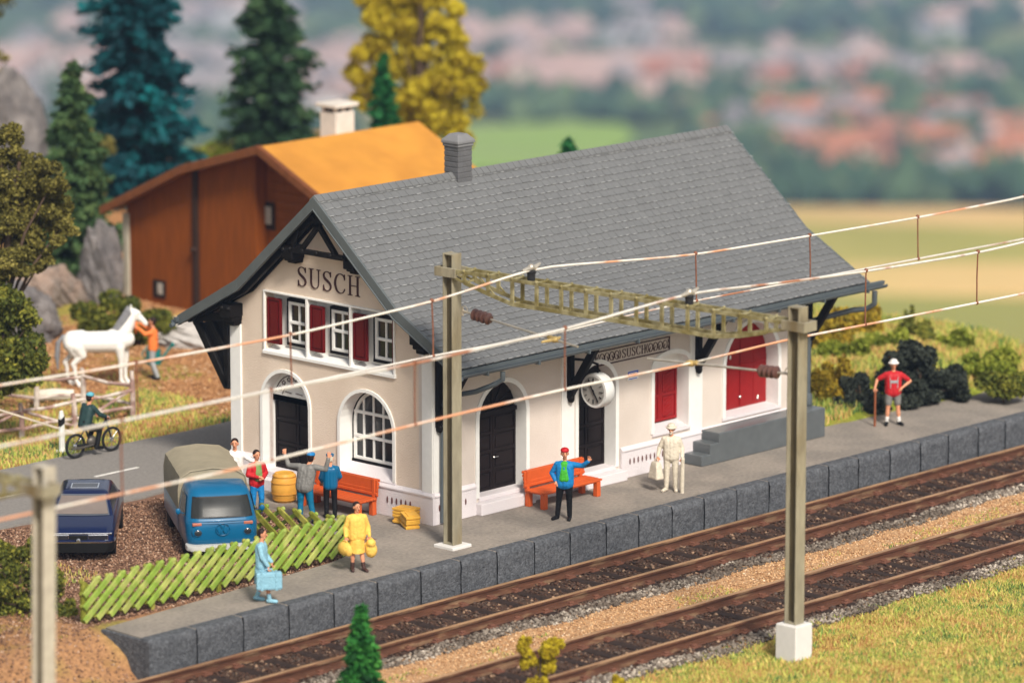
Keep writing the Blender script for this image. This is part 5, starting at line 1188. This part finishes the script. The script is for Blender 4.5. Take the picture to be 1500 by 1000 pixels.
# 6 cheering man seen from behind
AW=TOCAM+PI
person('man in a grey jacket and blue cap seen from behind with both arms raised',(-2.0,2.5,0),AW-.35,dict(pel=(0,0,.95),chest=(.04,.06,1.25),neck=(.08,.10,1.44),head=(.12,.14,1.60),shR=(.25,.06,1.40),shL=(-.14,.05,1.39),elR=(.52,.1,1.36),wrR=(.60,.1,1.64),hdR=(.1,.0,1),elL=(-.46,.1,1.38),wrL=(-.56,.15,1.62),hdL=(-.25,0,1),knR=(.15,.03,.5),anR=(.24,.0,.09),knL=(-.12,.03,.5),anL=(-.10,-.05,.09),toeR=(.3,.15,.04)),top=GRY,trousers=TEAL,shoes=BK,hair=HB,hat=(AZ,'cap'),h=1.78,build=1.15,curl=(.25,.25),curlspread=1.2)
# 7 boy in blue
person('man in a blue jacket and blue cap standing before the gable bench',(-1.2,2.4,0),AW+.2,dict(elR=(.27,.0,1.13),wrR=(.22,.16,1.0),elL=(-.27,-.03,1.12),wrL=(-.2,.12,.97),look=(.3,1,0)),top=BLU,trousers=BK,shoes=BK,hair=CRM,hat=(BLU,'beret'),h=1.62,build=.98)
# 8 red jacket
person('man in a red jacket and blue jeans with his hands together beside the pickup',(-2.35,3.85,0),TOCAM+.55,dict(elR=(.27,.02,1.14),wrR=(.08,.24,1.10),hdR=(-.9,.3,.1),elL=(-.27,.02,1.14),wrL=(-.06,.25,1.06),hdL=(.9,.3,.1),knL=(-.1,.08,.5)),top=RED,trousers=AZ,shoes=DB,hair=HB,open_jacket=SG,h=1.68,build=1.05,curl=(.9,.9))
# 9 white shirt
person('dark-haired man in a white shirt behind the pickup canvas, arm held out',(-2.0,5.0,0),TOCAM,dict(elL=(-.40,.06,1.22),wrL=(-.62,.12,1.18),elR=(.34,-.04,1.22),wrR=(.22,.05,1.0)),top=WHT,trousers=WHT,shoes=BK,hair=HB,h=1.74,build=1.1)
# 10 groom
p10=person('groom in an orange shirt and grey trousers holding the white horse',(7.35,18.3,float(hgt(7.35,18.3))),math.radians(38),dict(elR=(.28,.16,1.38),wrR=(.22,.40,1.55),elL=(-.26,.18,1.34),wrL=(-.12,.42,1.50),hdR=(0,1,.3),hdL=(0,1,.3),knR=(.11,.06,.5),anL=(-.13,-.14,.09),toeL=(-.15,.03,.04)),top=ORG,trousers=PGR,shoes=BK,hair=HB,h=1.78)
# 11 rider
p11=person('rider in a dark green coat and light blue cap on the moped',(0,0,0),0,dict(pel=(0,-.30,.90),chest=(0,-.20,1.2),neck=(0,-.13,1.38),head=(0,-.09,1.54),shR=(.19,-.15,1.33),shL=(-.19,-.15,1.33),elR=(.26,.02,1.12),elL=(-.26,.02,1.12),wrR=(.24,.24,1.03),wrL=(-.24,.24,1.03),hipR=(.09,-.3,.88),hipL=(-.09,-.3,.88),knR=(.16,.08,.66),knL=(-.16,.08,.66),anR=(.17,-.02,.26),anL=(-.17,-.02,.26),toeR=(.18,.15,.2),toeL=(-.18,.15,.2)),top=DG,trousers=BK,shoes=BK,hair=HB,hat=(MT,'cap'),h=1.75,curl=(1.3,1.3))
p11.location=MOPED.location+Vector((0,0,.0)); p11.rotation_euler=MOPED.rotation_euler

# ================================================================== white horse
hw=mat('horse_white',(.74,.72,.68),rough=.5,var=.06,scale=4); hg=mat('mane_grey',(.20,.20,.21),rough=.6,var=.2,scale=8)
T=thing('horse','white horse with grey mane and tail standing in the paddock','horse',(5.62,18.60,float(hgt(5.62,18.60))),math.radians(-134))   # local +y is forward
b=MB(); c=lambda *a: capsule(b,*a,14)
c((0,-.78,1.28),(0,-.25,1.26),.30,.31); c((0,-.25,1.26),(0,.45,1.27),.31,.32); c((0,.45,1.27),(0,.72,1.34),.31,.25); c((0,-.80,1.36),(0,-.55,1.40),.24,.22); c((0,.35,1.42),(0,.55,1.46),.22,.2)
for sx in (-.1,.1): c((sx,-.82,1.22),(sx,-.7,1.0),.22,.18)
c((0,.60,1.40),(0,.82,1.80),.24,.165); c((0,.82,1.80),(0,.92,2.05),.165,.13); c((0,.90,2.12),(0,1.04,2.06),.125,.12); c((0,1.02,2.06),(0,1.24,1.84),.115,.078); c((0,1.24,1.84),(0,1.28,1.78),.08,.07); c((0,.95,2.02),(0,1.10,1.94),.11,.09)
for sx in (-.065,.065): c((sx,.88,2.2),(sx*1.2,.87,2.36),.035,.012)
for sx,dy in ((-.17,.05),(.17,-.06)):
    y=.60+dy; c((sx,y,1.15),(sx,y+.04,.80),.155,.10); c((sx,y+.04,.80),(sx,y+.04,.64),.095,.078); c((sx,y+.04,.64),(sx,y+.03,.58),.08,.07); c((sx,y+.03,.58),(sx,y+.03,.20),.058,.052); c((sx,y+.03,.20),(sx,y+.08,.10),.062,.058); c((sx,y+.08,.10),(sx,y+.12,.04),.07,.08)
for sx,dy in ((-.17,-.1),(.17,.14)):
    y=-.78+dy; c((sx,y,1.15),(sx,y+.12,.92),.20,.13); c((sx,y+.12,.92),(sx,y-.14,.66),.115,.075); c((sx,y-.14,.66),(sx,y-.10,.56),.075,.068); c((sx,y-.10,.56),(sx,y-.06,.20),.058,.052); c((sx,y-.06,.20),(sx,y+.0,.10),.06,.058); c((sx,y,.10),(sx,y+.05,.04),.07,.08)
hb=fused(b,'body',hw,T,.022,3)
b=MB(); c((0,-1.05,1.45),(0,-1.2,1.25),.05,.07); c((0,-1.2,1.25),(0,-1.24,.85),.075,.08); c((0,-1.24,.85),(0,-1.22,.5),.075,.03); fused(b,'tail',hg,T,.02,2)
b=MB()
for i in range(12):
    t_=i/11; p_=Vector((0,.42,1.62)).lerp(Vector((0,.80,2.2)),t_); b.ball(p_+Vector((.03*(-1)**i,0,0)),(.05,.09,.10))
    b.ball(p_+Vector((.09,.03,-.1)),(.04,.08,.12))
b.ball((0,.96,2.2),(.04,.07,.05)); fused(b,'mane',hg,T,.02,2)
b=MB()
for sx in (-.1,.1): b.ball((sx,1.08,2.08),.02)
b.build('eyes',BK,hb,smooth=True)
T=thing('leather_strap','orange halter strap between the groom\'s hands and the horse','halter',(0,0,0)); hm_=p10.location; b=MB(); a=world(p10,(.2,.5,1.6)); a2=world(p10,(-.1,.5,1.5)); b.tube([a,(a+a2)/2+Vector((0,0,-.25)),a2],.035,8); b.build('strap',ORG,T,smooth=True)
# ================================================================== vegetation
def ray(px, py): return (FF*6670+RR*(px-750)-UU*(py-500)).normalized()
def at(px, py, z=0.):
    d = ray(px, py); return CAM + d*((z-CAM.z)/d.z)
def ppm(p): return 6670/((Vector(p)-CAM).dot(FF))
def leaves(name, C, size, m, tv, parent=None, elong=1., dirs=None, jit=.3):
    """one quad per leaf cluster, random orientation (or along dirs)"""
    n=len(C); a=rng.normal(0,1,(n,3)); 
    if dirs is not None: a=dirs+rng.normal(0,jit,(n,3))
    a/=np.linalg.norm(a,axis=1)[:,None]; b_=rng.normal(0,1,(n,3)); b_-=a*(a*b_).sum(1)[:,None]; b_/=np.linalg.norm(b_,axis=1)[:,None]
    s_=(size*rng.uniform(.6,1.3,n))[:,None]*.5
    nn=np.cross(a,b_)*s_*.35
    P=np.stack([C-a*s_*elong, C+b_*s_*.8+nn, C+a*s_*elong, C-b_*s_*.8+nn],1)
    return raw_mesh(name,P.reshape(-1,3),np.arange(n*4).reshape(-1,4),m,parent,attr=np.repeat(np.clip(tv,0,1),4))
def clump_pts(cs, per):
    """points in lumpy ellipsoids, denser towards the outside; cs: (x,y,z,rx,ry,rz)"""
    out=[];tt=[]
    for i,c in enumerate(cs):
        vol=(c[3]*c[4]*c[5])**(2/3); n=max(20,int(per*vol)); d=rng.normal(0,1,(n,3)); d/=np.linalg.norm(d,axis=1)[:,None]
        lump=.78+.45*vn(d[:,0]*2.3+i*5+d[:,2]*1.7,d[:,1]*2.3+i*3-d[:,2],i); r=lump*rng.uniform(.35,1,n)**.4
        out.append(np.array(c[:3])+d*r[:,None]*np.array(c[3:6])); tt.append(np.clip(rng.normal(.5,.17,n)+rng.normal(0,.1),0,1))
    return np.concatenate(out),np.concatenate(tt)
bark=mat('bark',(.07,.045,.03),rough=.9,var=.3,scale=6,bump=.5,bscale=12)
def sub_clumps(cs, k, f=.5):
    out=[]
    for c in cs:
        for _ in range(k):
            d=np.array([random.gauss(0,1) for _ in range(3)]); d/=np.linalg.norm(d); r=random.uniform(.55,1.)
            q=f*random.uniform(.6,1.15); out.append((c[0]+d[0]*c[3]*r,c[1]+d[1]*c[4]*r,c[2]+d[2]*c[5]*r,c[3]*q,c[4]*q,c[5]*q*.9))
    return out
def leafy(name,label,cat_,loc,cs,m,leaf,per,trunk=.12,k=9,f=.45,group=None,elong=1.2,stems=None):
    T=thing(name,label,cat_,loc,0,group); sc=sub_clumps(cs,k,f); P,t_=clump_pts(sc,per); P2,t2=clump_pts([(c[0],c[1],c[2],c[3]*.75,c[4]*.75,c[5]*.75) for c in cs],per*.35)
    leaves('crown' if trunk>.05 else 'foliage',np.concatenate([P,P2]),leaf,m,np.concatenate([t_,t2]),T,elong)
    b=MB(); zt=max(c[2] for c in cs)
    mid=Vector((sum(c[0] for c in cs)/len(cs),sum(c[1] for c in cs)/len(cs),0)); b.tube([(0,0,-.4),(mid.x*.3,mid.y*.3,zt*.35),(mid.x,mid.y,zt*.95)],[trunk*1.2,trunk,trunk*.4],10)
    for c in cs:
        z0=max(.05,c[2]*.5); b.tube([(mid.x*z0/zt,mid.y*z0/zt,z0*.9),(c[0]*.6,c[1]*.6,c[2]*.8),(c[0],c[1],c[2])],[trunk*.5,trunk*.35,trunk*.12],6)
    b.build('trunk' if trunk>.05 else 'stem',bark,T,smooth=True); return T
def conifer(name,label,loc,h,R,m,tier=.42,leaf=.2,dens=1.,z0=.4,group=None,droop=.35,irr=.25,lean=(0,0)):
    T=thing(name,label,'tree',loc,0,group); C=[];D=[];t_=[]; b=MB(); b.tube([(0,0,-.3),(0,0,h*.5),(lean[0],lean[1],h)],[h*.022,h*.014,.01],8); z=z0
    while z<h*.985:
        f=(1-z/h); r=R*(f**.75)*(1+random.uniform(-irr,irr)*.5)+.05; nb=max(5,int(5+9*f)); a0=random.uniform(0,6.28)
        for k in range(nb):
            a=a0+2*PI*k/nb+random.uniform(-.25,.25); L_=r*random.uniform(1-irr*1.4,1.08); tcl=random.gauss(.5,.13)
            n=max(8,int(46*L_*dens)); s_=rng.uniform(.08,1,n)**.7*L_; w=.05+.22*s_*(1-.45*s_/L_)
            ca,sa=math.cos(a),math.sin(a); off=rng.normal(0,1,(n,3))*w[:,None]*np.array([.55,.55,.35])
            x=ca*s_+off[:,0]; y=sa*s_+off[:,1]; zz=z-droop*s_*s_/max(L_,.3)*.6+.12*s_+off[:,2]+random.uniform(-.05,.05)
            C.append(np.stack([x+lean[0]*z/h,y+lean[1]*z/h,zz],-1)); D.append(np.tile([ca,sa,-droop*.6],(n,1))); t_.append(np.clip(tcl+rng.normal(0,.12,n),0,1))
            if k%2==0: b.tube([(0,0,z),(ca*L_*.8,sa*L_*.8,z-droop*L_*.3)],[.03*h/8,.008],5)
        z+=tier*(.45+.75*f)*random.uniform(.85,1.15)
    leaves('crown',np.concatenate(C),leaf,m,np.concatenate(t_),T,1.5,np.concatenate(D),.55); b.build('trunk',bark,T,smooth=True); return T
m_teal=amat('needles_teal',[(0,(.0,.012,.02)),(.5,(.0,.055,.07)),(1,(.0,.15,.16))],.8,trans=.1)
m_dgreen=amat('needles_dark',[(0,(.006,.02,.01)),(.5,(.018,.055,.02)),(1,(.07,.13,.05))],.8,trans=.1)
m_mgreen=amat('needles_mid',[(0,(.01,.03,.01)),(.5,(.045,.095,.03)),(1,(.13,.19,.06))],.8,trans=.1)
m_yel=amat('leaf_yellow',[(0,(.12,.07,.005)),(.4,(.38,.28,.01)),(1,(.76,.64,.04))],.8,trans=.3)
m_olive=amat('leaf_olive',[(0,(.03,.025,.005)),(.5,(.13,.115,.02)),(.85,(.25,.21,.045)),(1,(.42,.36,.12))],.8,trans=.2)
m_bush=amat('leaf_bush',[(0,(.015,.03,.006)),(.5,(.11,.125,.015)),(1,(.34,.31,.04))],.8,trans=.2)
m_lgreen=amat('leaf_light',[(0,(.05,.08,.008)),(.5,(.19,.23,.02)),(1,(.42,.42,.06))],.8,trans=.25)
m_black=amat('leaf_black',[(0,(.006,.009,.006)),(.5,(.022,.028,.02)),(1,(.06,.07,.05))],.8)
m_emer=amat('leaf_emerald',[(0,(.002,.025,.006)),(.5,(.006,.09,.02)),(1,(.03,.20,.05))],.8,trans=.15)
m_lfir=amat('needles_bright',[(0,(.005,.04,.008)),(.5,(.02,.15,.02)),(1,(.08,.30,.05))],.8,trans=.2)
m_amber=amat('leaf_amber',[(0,(.08,.07,.01)),(.45,(.32,.24,.02)),(1,(.60,.38,.03))],.8,trans=.25)
def img(base, pts, depth=.7):
    """clumps given in picture pixels around a tree base, turned into local metres with real depth"""
    base=Vector(base); k=ppm(base+Vector((0,0,3))); out=[]
    for (px,py,rx,rz) in pts:
        d=ray(px,py); p=CAM+d*((base-CAM).dot(FF)/d.dot(FF)); q=random.uniform(-depth,depth)*rx/k; p=p+FH*q
        out.append((p.x-base.x,p.y-base.y,p.z-base.z,rx/k,rx/k,rz/k))
    return out
def gz(p): p=Vector(p); p.z=float(hgt(p.x,p.y)); return p
bt=gz(at(205,295)); conifer('blue_green_tree','tall deep teal tree rising beyond the top edge behind the barn',bt,12.4,2.5,m_teal,.46,.27,1.7,.3,irr=.5,droop=.25)
conifer('fir_tree','dark slender fir behind the left end of the orange roof',gz(at(398,240)),9.2,2.1,m_dgreen,.40,.25,1.3,.2,irr=.4)
bt=gz(at(112,405)); conifer('fir_tree','mid green fir in front of the teal tree, left of the barn',bt,7.1,1.8,m_mgreen,.32,.19,1.5,.5,irr=.4)
bt=gz(at(150,330)); leafy('olive_shrub','olive yellow shrub tuft between the mid green fir and the teal tree','shrub',bt,img(bt,[(150,215,24,18),(130,205,22,20),(142,262,20,14),(140,290,16,14)]),m_olive,.13,600,.06,7,.5)
bt=gz(at(612,265)); leafy('yellow_tree','large mustard yellow tree standing behind the barn roof','tree',bt,img(bt,[(600,-30,55,40),(575,15,52,45),(640,20,48,45),(540,95,34,42),(590,70,48,45),(650,85,48,50),(690,105,26,36),(560,130,40,40),(625,140,50,45),(680,150,30,38),(600,190,45,38),(650,200,38,38),(625,235,30,25)]),m_yel,.20,1100,.14,11,.42)
bt=at(563,330); bt=gz(bt); conifer('fir_tree','small emerald fir in front of the yellow tree, just above the orange roof',bt,(330-84)/ppm(bt)/.98,.95,m_emer,.30,.17,1.5,2.0,irr=.3)
bt=gz(at(832,380)); conifer('fir_tree','emerald treetop peeking over the station ridge',bt,(380-203)/ppm(bt)/.975,1.1,m_emer,.26,.17,1.5,1.5,irr=.3)
bt=gz(at(-25,640)); leafy('olive_tree','olive leaved tree filling the left edge above the paddock','tree',bt,img(bt,[(5,215,32,34),(-30,260,60,50),(30,265,42,36),(80,262,28,24),(65,305,42,34),(10,320,60,42),(92,330,22,20),(60,355,40,26),(5,375,55,26),(-60,330,60,60),(60,385,16,14)],.9),m_olive,.10,3600,.12,13,.40)
bt=gz(at(-20,650)); leafy('dark_shrub','dark green leafy shrub at the left edge below the olive tree','shrub',bt,img(bt,[(15,440,34,30),(5,490,44,36),(35,520,36,40),(10,550,44,36),(45,470,18,16),(-30,500,50,60)],.9),m_bush,.11,2800,.05,10,.5)
bt=gz(at(-60,330)); leafy('olive_tree','blurred olive tree whose branch tips touch the top left corner','tree',bt,img(bt,[(-5,5,30,20),(-10,95,22,22),(-60,60,60,60),(-60,150,50,50)]),m_olive,.16,500,.14,8,.45)
bt=gz(at(160,500)); leafy('green_bush','round green bush behind the white horse','shrub',bt,img(bt,[(135,470,26,26),(165,462,34,30),(192,478,22,22)]),m_bush,.13,3500,.04,9,.55)
bt=gz(at(240,500)); leafy('green_bush','lighter green bush between the groom and the barn corner','shrub',bt,img(bt,[(228,465,22,22),(245,482,14,18),(215,490,12,14)]),m_bush,.13,3500,.04,9,.55)
bt=gz(at(300,240)); leafy('lime_shrub','lime green shrub row on the skyline between teal tree and fir','shrub',bt,img(bt,[(275,225,18,14),(305,222,26,16),(335,226,16,14),(350,232,20,12)]),m_lgreen,.16,500,.05,8,.5)
bt=gz(at(25,935,-.6)); leafy('green_bush','dense green bush at the lower left beside the blurred mast','shrub',bt,img(bt,[(0,830,34,36),(45,825,30,34),(20,870,50,42),(75,860,28,40),(85,905,26,26),(30,905,45,30),(-30,870,40,50)],.8),m_bush,.08,8000,.04,10,.42)
bt=gz(at(1262,604)); leafy('black_bush','small black green bush left of the hiker','shrub',bt,img(bt,[(1242,592,15,16),(1262,572,20,24),(1284,590,16,16),(1245,562,12,12)]),m_black,.11,5000,.04,10,.55)
bt=gz(at(1345,588)); leafy('black_bush','wide black green bush behind and right of the hiker','shrub',bt,img(bt,[(1305,545,24,26),(1345,540,34,30),(1385,560,28,24),(1340,575,36,20),(1405,568,18,16),(1310,575,20,18)]),m_black,.11,5000,.04,10,.55)
k_=0
BL=['amber yellow shrub just right of the station wall','green and yellow shrub mound beside the gutter end','olive shrub on the bank above the small black bush','lime green shrub on the bank above the hiker','yellow green shrub on the skyline right of the hiker','leafy lime shrub at the bank crest near the right edge','pale green shrub at the right edge of the bank','low olive shrub at the right edge beside the platform','golden shrub at the foot of the station end wall','small green sapling on the bank crest']
for (px,py,by,rx,rz,mm) in ((1210,488,540,40,36,m_amber),(1258,476,520,38,34,m_amber),(1235,520,560,36,28,m_lgreen),(1300,505,540,32,24,m_lgreen),(1345,492,525,26,20,m_bush),(1400,505,530,26,18,m_lgreen),(1452,530,560,36,18,m_lgreen),(1470,560,590,34,16,m_bush),(1220,560,600,26,30,m_amber),(1330,478,510,10,26,m_bush)):
    bt=gz(at(px,by)); leafy('bank_shrub',BL[k_],'shrub',bt,img(bt,[(px-rx*.5,py+4,rx*.6,rz*.8),(px+rx*.4,py,rx*.6,rz),(px,py+rz*.6,rx*.8,rz*.7)]),mm,.13,3500,.03,10,.6,'shrubs on the bank beyond the platform'); k_+=1
bt=at(530,1060,-1); bt.z=float(hgt(bt.x,bt.y)); conifer('small_fir','blurred bright green little fir poking up at the bottom edge',bt,(1060-893)/ppm(bt)/.97,.52,m_lfir,.19,.12,6,.5,irr=.3)
bt=gz(at(790,1035,-1)); leafy('yellow_seedling','forked yellow seedling at the bottom edge between the tracks','plant',bt,img(bt,[(768,945,9,12),(775,968,11,12),(805,950,13,14),(800,975,11,12),(790,998,12,14),(815,940,8,8)]),m_yel,.07,30000,.03,9,.6)
bt=gz(at(907,1040,-1)); leafy('yellow_seedling','tiny yellow seedling tip at the bottom edge right of the forked one','plant',bt,img(bt,[(905,1000,9,10),(912,1010,8,10)]),m_yel,.07,30000,.03,9,.6)
# rocks
rock_m=mat('rock_grey',(.12,.11,.11),rough=.9,var=.35,scale=2.5,bump=.8,bscale=5,col2=(.17,.155,.15),mixscale=1.2)
rock_p=mat('rock_pink',(.26,.19,.15),rough=.9,var=.25,scale=2.5,bump=.6,bscale=5,col2=(.17,.14,.12))
def rock(label,loc,r,m,sd,grp='rocks at the foot of the hillside'):
    bm=bmesh.new(); bmesh.ops.create_icosphere(bm,subdivisions=5,radius=1)
    for v in bm.verts:
        p=v.co; n=.6*float(fbm(p.x*1.5+sd,p.y*1.5+p.z*1.3,sd))+.3*abs(float(vn(p.x*4+p.z*3+sd,p.y*4-p.z*2,sd+3))-.5)*2
        k2=float(fbm(p.x*6+p.z*5+sd,p.y*6-p.z*4,sd+9)); v.co=Vector((p.x*r[0],p.y*r[1],p.z*r[2]))*(.55+n*.7+.28*k2)
    me=bpy.data.meshes.new('rock'); bm.to_mesh(me); bm.free(); me.materials.append(m); o=bpy.data.objects.new('rock',me); o.location=loc; link(o); tag(o,label,'rock',grp)
def rk(px,py,label,r,m,sd): p=gz(at(px,py)); p.z+=r[2]*.35; rock(label,p,r,m,sd)
rk(10,290,'tall grey cliff at the upper left behind the olive tree',(1.5,1.3,3.3),rock_m,3); rk(60,300,'grey cliff shoulder leaning against the taller one',(.7,.7,1.3),rock_m,13)
rk(150,445,'grey violet rock face between the mid green fir and the barn',(.6,.7,1.8),rock_m,7); rk(25,495,'grey boulder at the left edge below the olive tree',(1.3,1.1,1.3),rock_m,9)
rk(55,450,'brown pink boulder behind the grey boulder',(.9,.8,.9),rock_p,15); rk(88,445,'pale rounded boulder in front of the mid green fir',(.6,.55,.8),rock_p,19); rk(118,445,'small pale boulder beside the round green bush',(.5,.45,.5),rock_p,23); rk(262,495,'pale grey stone slab at the foot of the barn',(1.1,1.8,.45),mat('rock_pale',(.45,.42,.39),rough=.9,var=.2),29)

# ================================================================== valley beyond: fields, woods and town
def farz(x,y):
    s=max(x-27.5-max(0,y-9)*.42,y-49); q=x*FH.x+y*FH.y
    return -(min(max(.75*s,0),165)+(min(max((q-1000)*.0925,0),185) if s>100 else 0))
def far(px,py):
    d=ray(px,py); t0=250.; p=CAM+d*t0
    while t0<6000:
        p=CAM+d*t0
        if p.z<farz(p.x,p.y): break
        t0+=6 if t0<1500 else 14
    return p
fm={k:mat('field_'+k,c,rough=.95,var=.12,scale=.01,spec=.1,col2=c2,mixscale=.012) for k,c,c2 in (('wheat',(.62,.41,.16),(.54,.38,.13)),('meadow',(.30,.28,.05),(.38,.32,.08)),('bright',(.22,.33,.05),(.26,.34,.09)),('green',(.26,.25,.045),(.31,.27,.06)))}
def field(px,k,dz):
    b=MB(); P=[far(*q) for q in px]; P=[(p.x,p.y,farz(p.x,p.y)+dz) for p in P]; n=len(P); b.add(P+[(x,y,z-2) for x,y,z in P],[tuple(range(n))]+[(i,n+i,n+(i+1)%n,(i+1)%n) for i in range(n)]); o=b.build('field',fm[k]); tag(o,kind='structure')
field([(1080,308),(1640,312),(1640,348),(1080,330)],'wheat',1.0); field([(1080,331),(1640,350),(1640,400),(1080,392)],'meadow',1.1)
field([(1080,396),(1640,392),(1640,448),(1080,432)],'wheat',1.2); field([(1080,436),(1640,452),(1640,545),(1080,500)],'green',1.3)
field([(600,196),(905,178),(930,206),(880,240),(600,262)],'bright',1.0)
for (px,py) in (): pass
cols=[('white',(.58,.55,.54)),('cream',(.58,.48,.40)),('pinkish',(.60,.42,.38)),('grey',(.38,.37,.38))]
rcols=[('orange',(.34,.14,.08)),('red brown',(.28,.12,.08)),('grey',(.24,.21,.21)),('dusty pink',(.36,.25,.22))]
proto={}
def hproto(ci,ri):
    if (ci,ri) in proto: return proto[(ci,ri)]
    T=thing('far_house','x','house'); b=MB(); b.box(-6,6,-4.5,4.5,-6,7); b.prism([(-4.5,7),(4.5,7),(0,9.6)],-5.9,5.9,'yz'); b.build('wall',mat('far_wall_'+cols[ci][0],cols[ci][1],rough=.9,var=.05,scale=.1),T)
    b=MB(); b.prism([(-5.3,6.5),(0,9.7),(0,10.2),(-5.3,7.0)],-6.6,6.6,'yz'); b.prism([(5.3,6.5),(0,9.7),(0,10.2),(5.3,7.0)],-6.6,6.6,'yz'); b.build('roof',mat('far_roof_'+rcols[ri][0],rcols[ri][1],rough=.8,var=.08,scale=.1),T)
    proto[(ci,ri)]=[T,False]; return proto[(ci,ri)]
rs_=random.Random(11)
zones=[(1150,1500,235,290,30,'near',(0,0,0,1,1),(0,0,0,1,2),.9),(1010,1180,168,225,12,'near',(0,1,0,2),(0,1,0,2),.85),(1180,1500,165,228,20,'near',(0,1,2,0),(0,1,1,2,2),.85),
       (1000,1480,100,150,30,'middle',(0,0,1,3),(1,3,2,3),1.1),(640,1010,118,165,30,'middle',(0,2,1,2),(3,3,1,2),1.2),(640,1010,62,108,24,'distant',(2,0,3,2),(3,3,2),1.2),
       (0,520,92,190,40,'distant',(0,2,3,0),(3,2,3),1.2),(0,500,20,70,14,'distant',(0,2,3),(3,2),1.2),(900,1500,5,60,10,'distant',(2,3,1),(3,3,2),1.2)]
for (x0,x1,y0,y1,n,dn,cc_,rr_,sc) in zones:
    for _ in range(n):
        px=rs_.uniform(x0,x1); py=rs_.uniform(y0,y1); p=far(px,py); ci=rs_.choice(cc_); ri=rs_.choice(rr_)
        pr=hproto(ci,ri)
        if not pr[1]: o=pr[0]; pr[1]=True
        else: o=copy_tree(pr[0])
        o.location=(p.x,p.y,farz(p.x,p.y)); o.rotation_euler=(0,0,rs_.choice((0,.4,1.57,2.1,.8))+rs_.uniform(-.2,.2)); s_=sc*rs_.uniform(.8,1.35); o.scale=(s_*rs_.uniform(.9,1.5),s_,s_)
        wh = next(w for lim,w in ((120,'left of the teal tree'),(300,'behind the teal tree'),(450,'behind the dark fir'),(530,'left of the yellow tree'),(780,'right of the yellow tree'),(900,'above the ridge middle'),(1060,'above the ridge right end'),(1190,'just beyond the station roof'),(1350,'right of the station roof'),(9999,'at the right edge')) if px<lim)
        row = ('low in town' if py>235 else 'midway up town') if dn=='near' else ('high in town' if dn=='middle' else 'farthest up')
        o['label']='blurred %s house, %s roof, %s, %s'%(cols[ci][0],rcols[ri][0],row,wh); o['group']='blurred %s houses with %s roofs, %s, %s'%(cols[ci][0],rcols[ri][0],row,wh); o['category']='house'
def woods(spec):
    X_=[];Y_=[];S_=[]
    for (x0,x1,y0,y1,n,s_) in spec:
        for _ in range(n):
            p=far(rs_.uniform(x0,x1),rs_.uniform(y0,y1)); X_.append(p.x);Y_.append(p.y);S_.append(s_*rs_.uniform(.6,1.3))
    X_=np.array(X_);Y_=np.array(Y_); stones('woods',X_,Y_,hgt(X_,Y_)+np.array(S_)*.3,np.array(S_),amat('far_foliage',[(0,(.015,.04,.02)),(.5,(.035,.075,.035)),(1,(.09,.13,.05))],.9),flat=.9)
woods([(1090,1500,284,306,90,13),(600,1130,168,186,90,15),(1000,1500,150,290,330,12),(1000,1500,95,150,150,14),(600,1010,105,122,60,16),(0,520,68,92,60,16),(0,520,100,200,120,14),(620,1010,62,165,90,13),(560,1500,30,64,120,18),(560,1500,0,30,60,20),(0,560,0,20,60,20),(0,600,195,235,50,10)])

# ---- air
b=MB(); b.box(-2300,3900,-2300,3900,-353,40); hz=b.build('haze',bpy.data.materials.new('haze')); tag(hz,kind='stuff')
hm2=hz.data.materials[0]; hm2.use_nodes=True; t=hm2.node_tree; t.nodes.remove(t.nodes['Principled BSDF']); v=t.nodes.new('ShaderNodeVolumePrincipled'); v.inputs['Color'].default_value=(.48,.66,1,1); v.inputs['Density'].default_value=HAZE; v.inputs['Anisotropy'].default_value=0; t.links.new(v.outputs[0],t.nodes['Material Output'].inputs['Volume'])
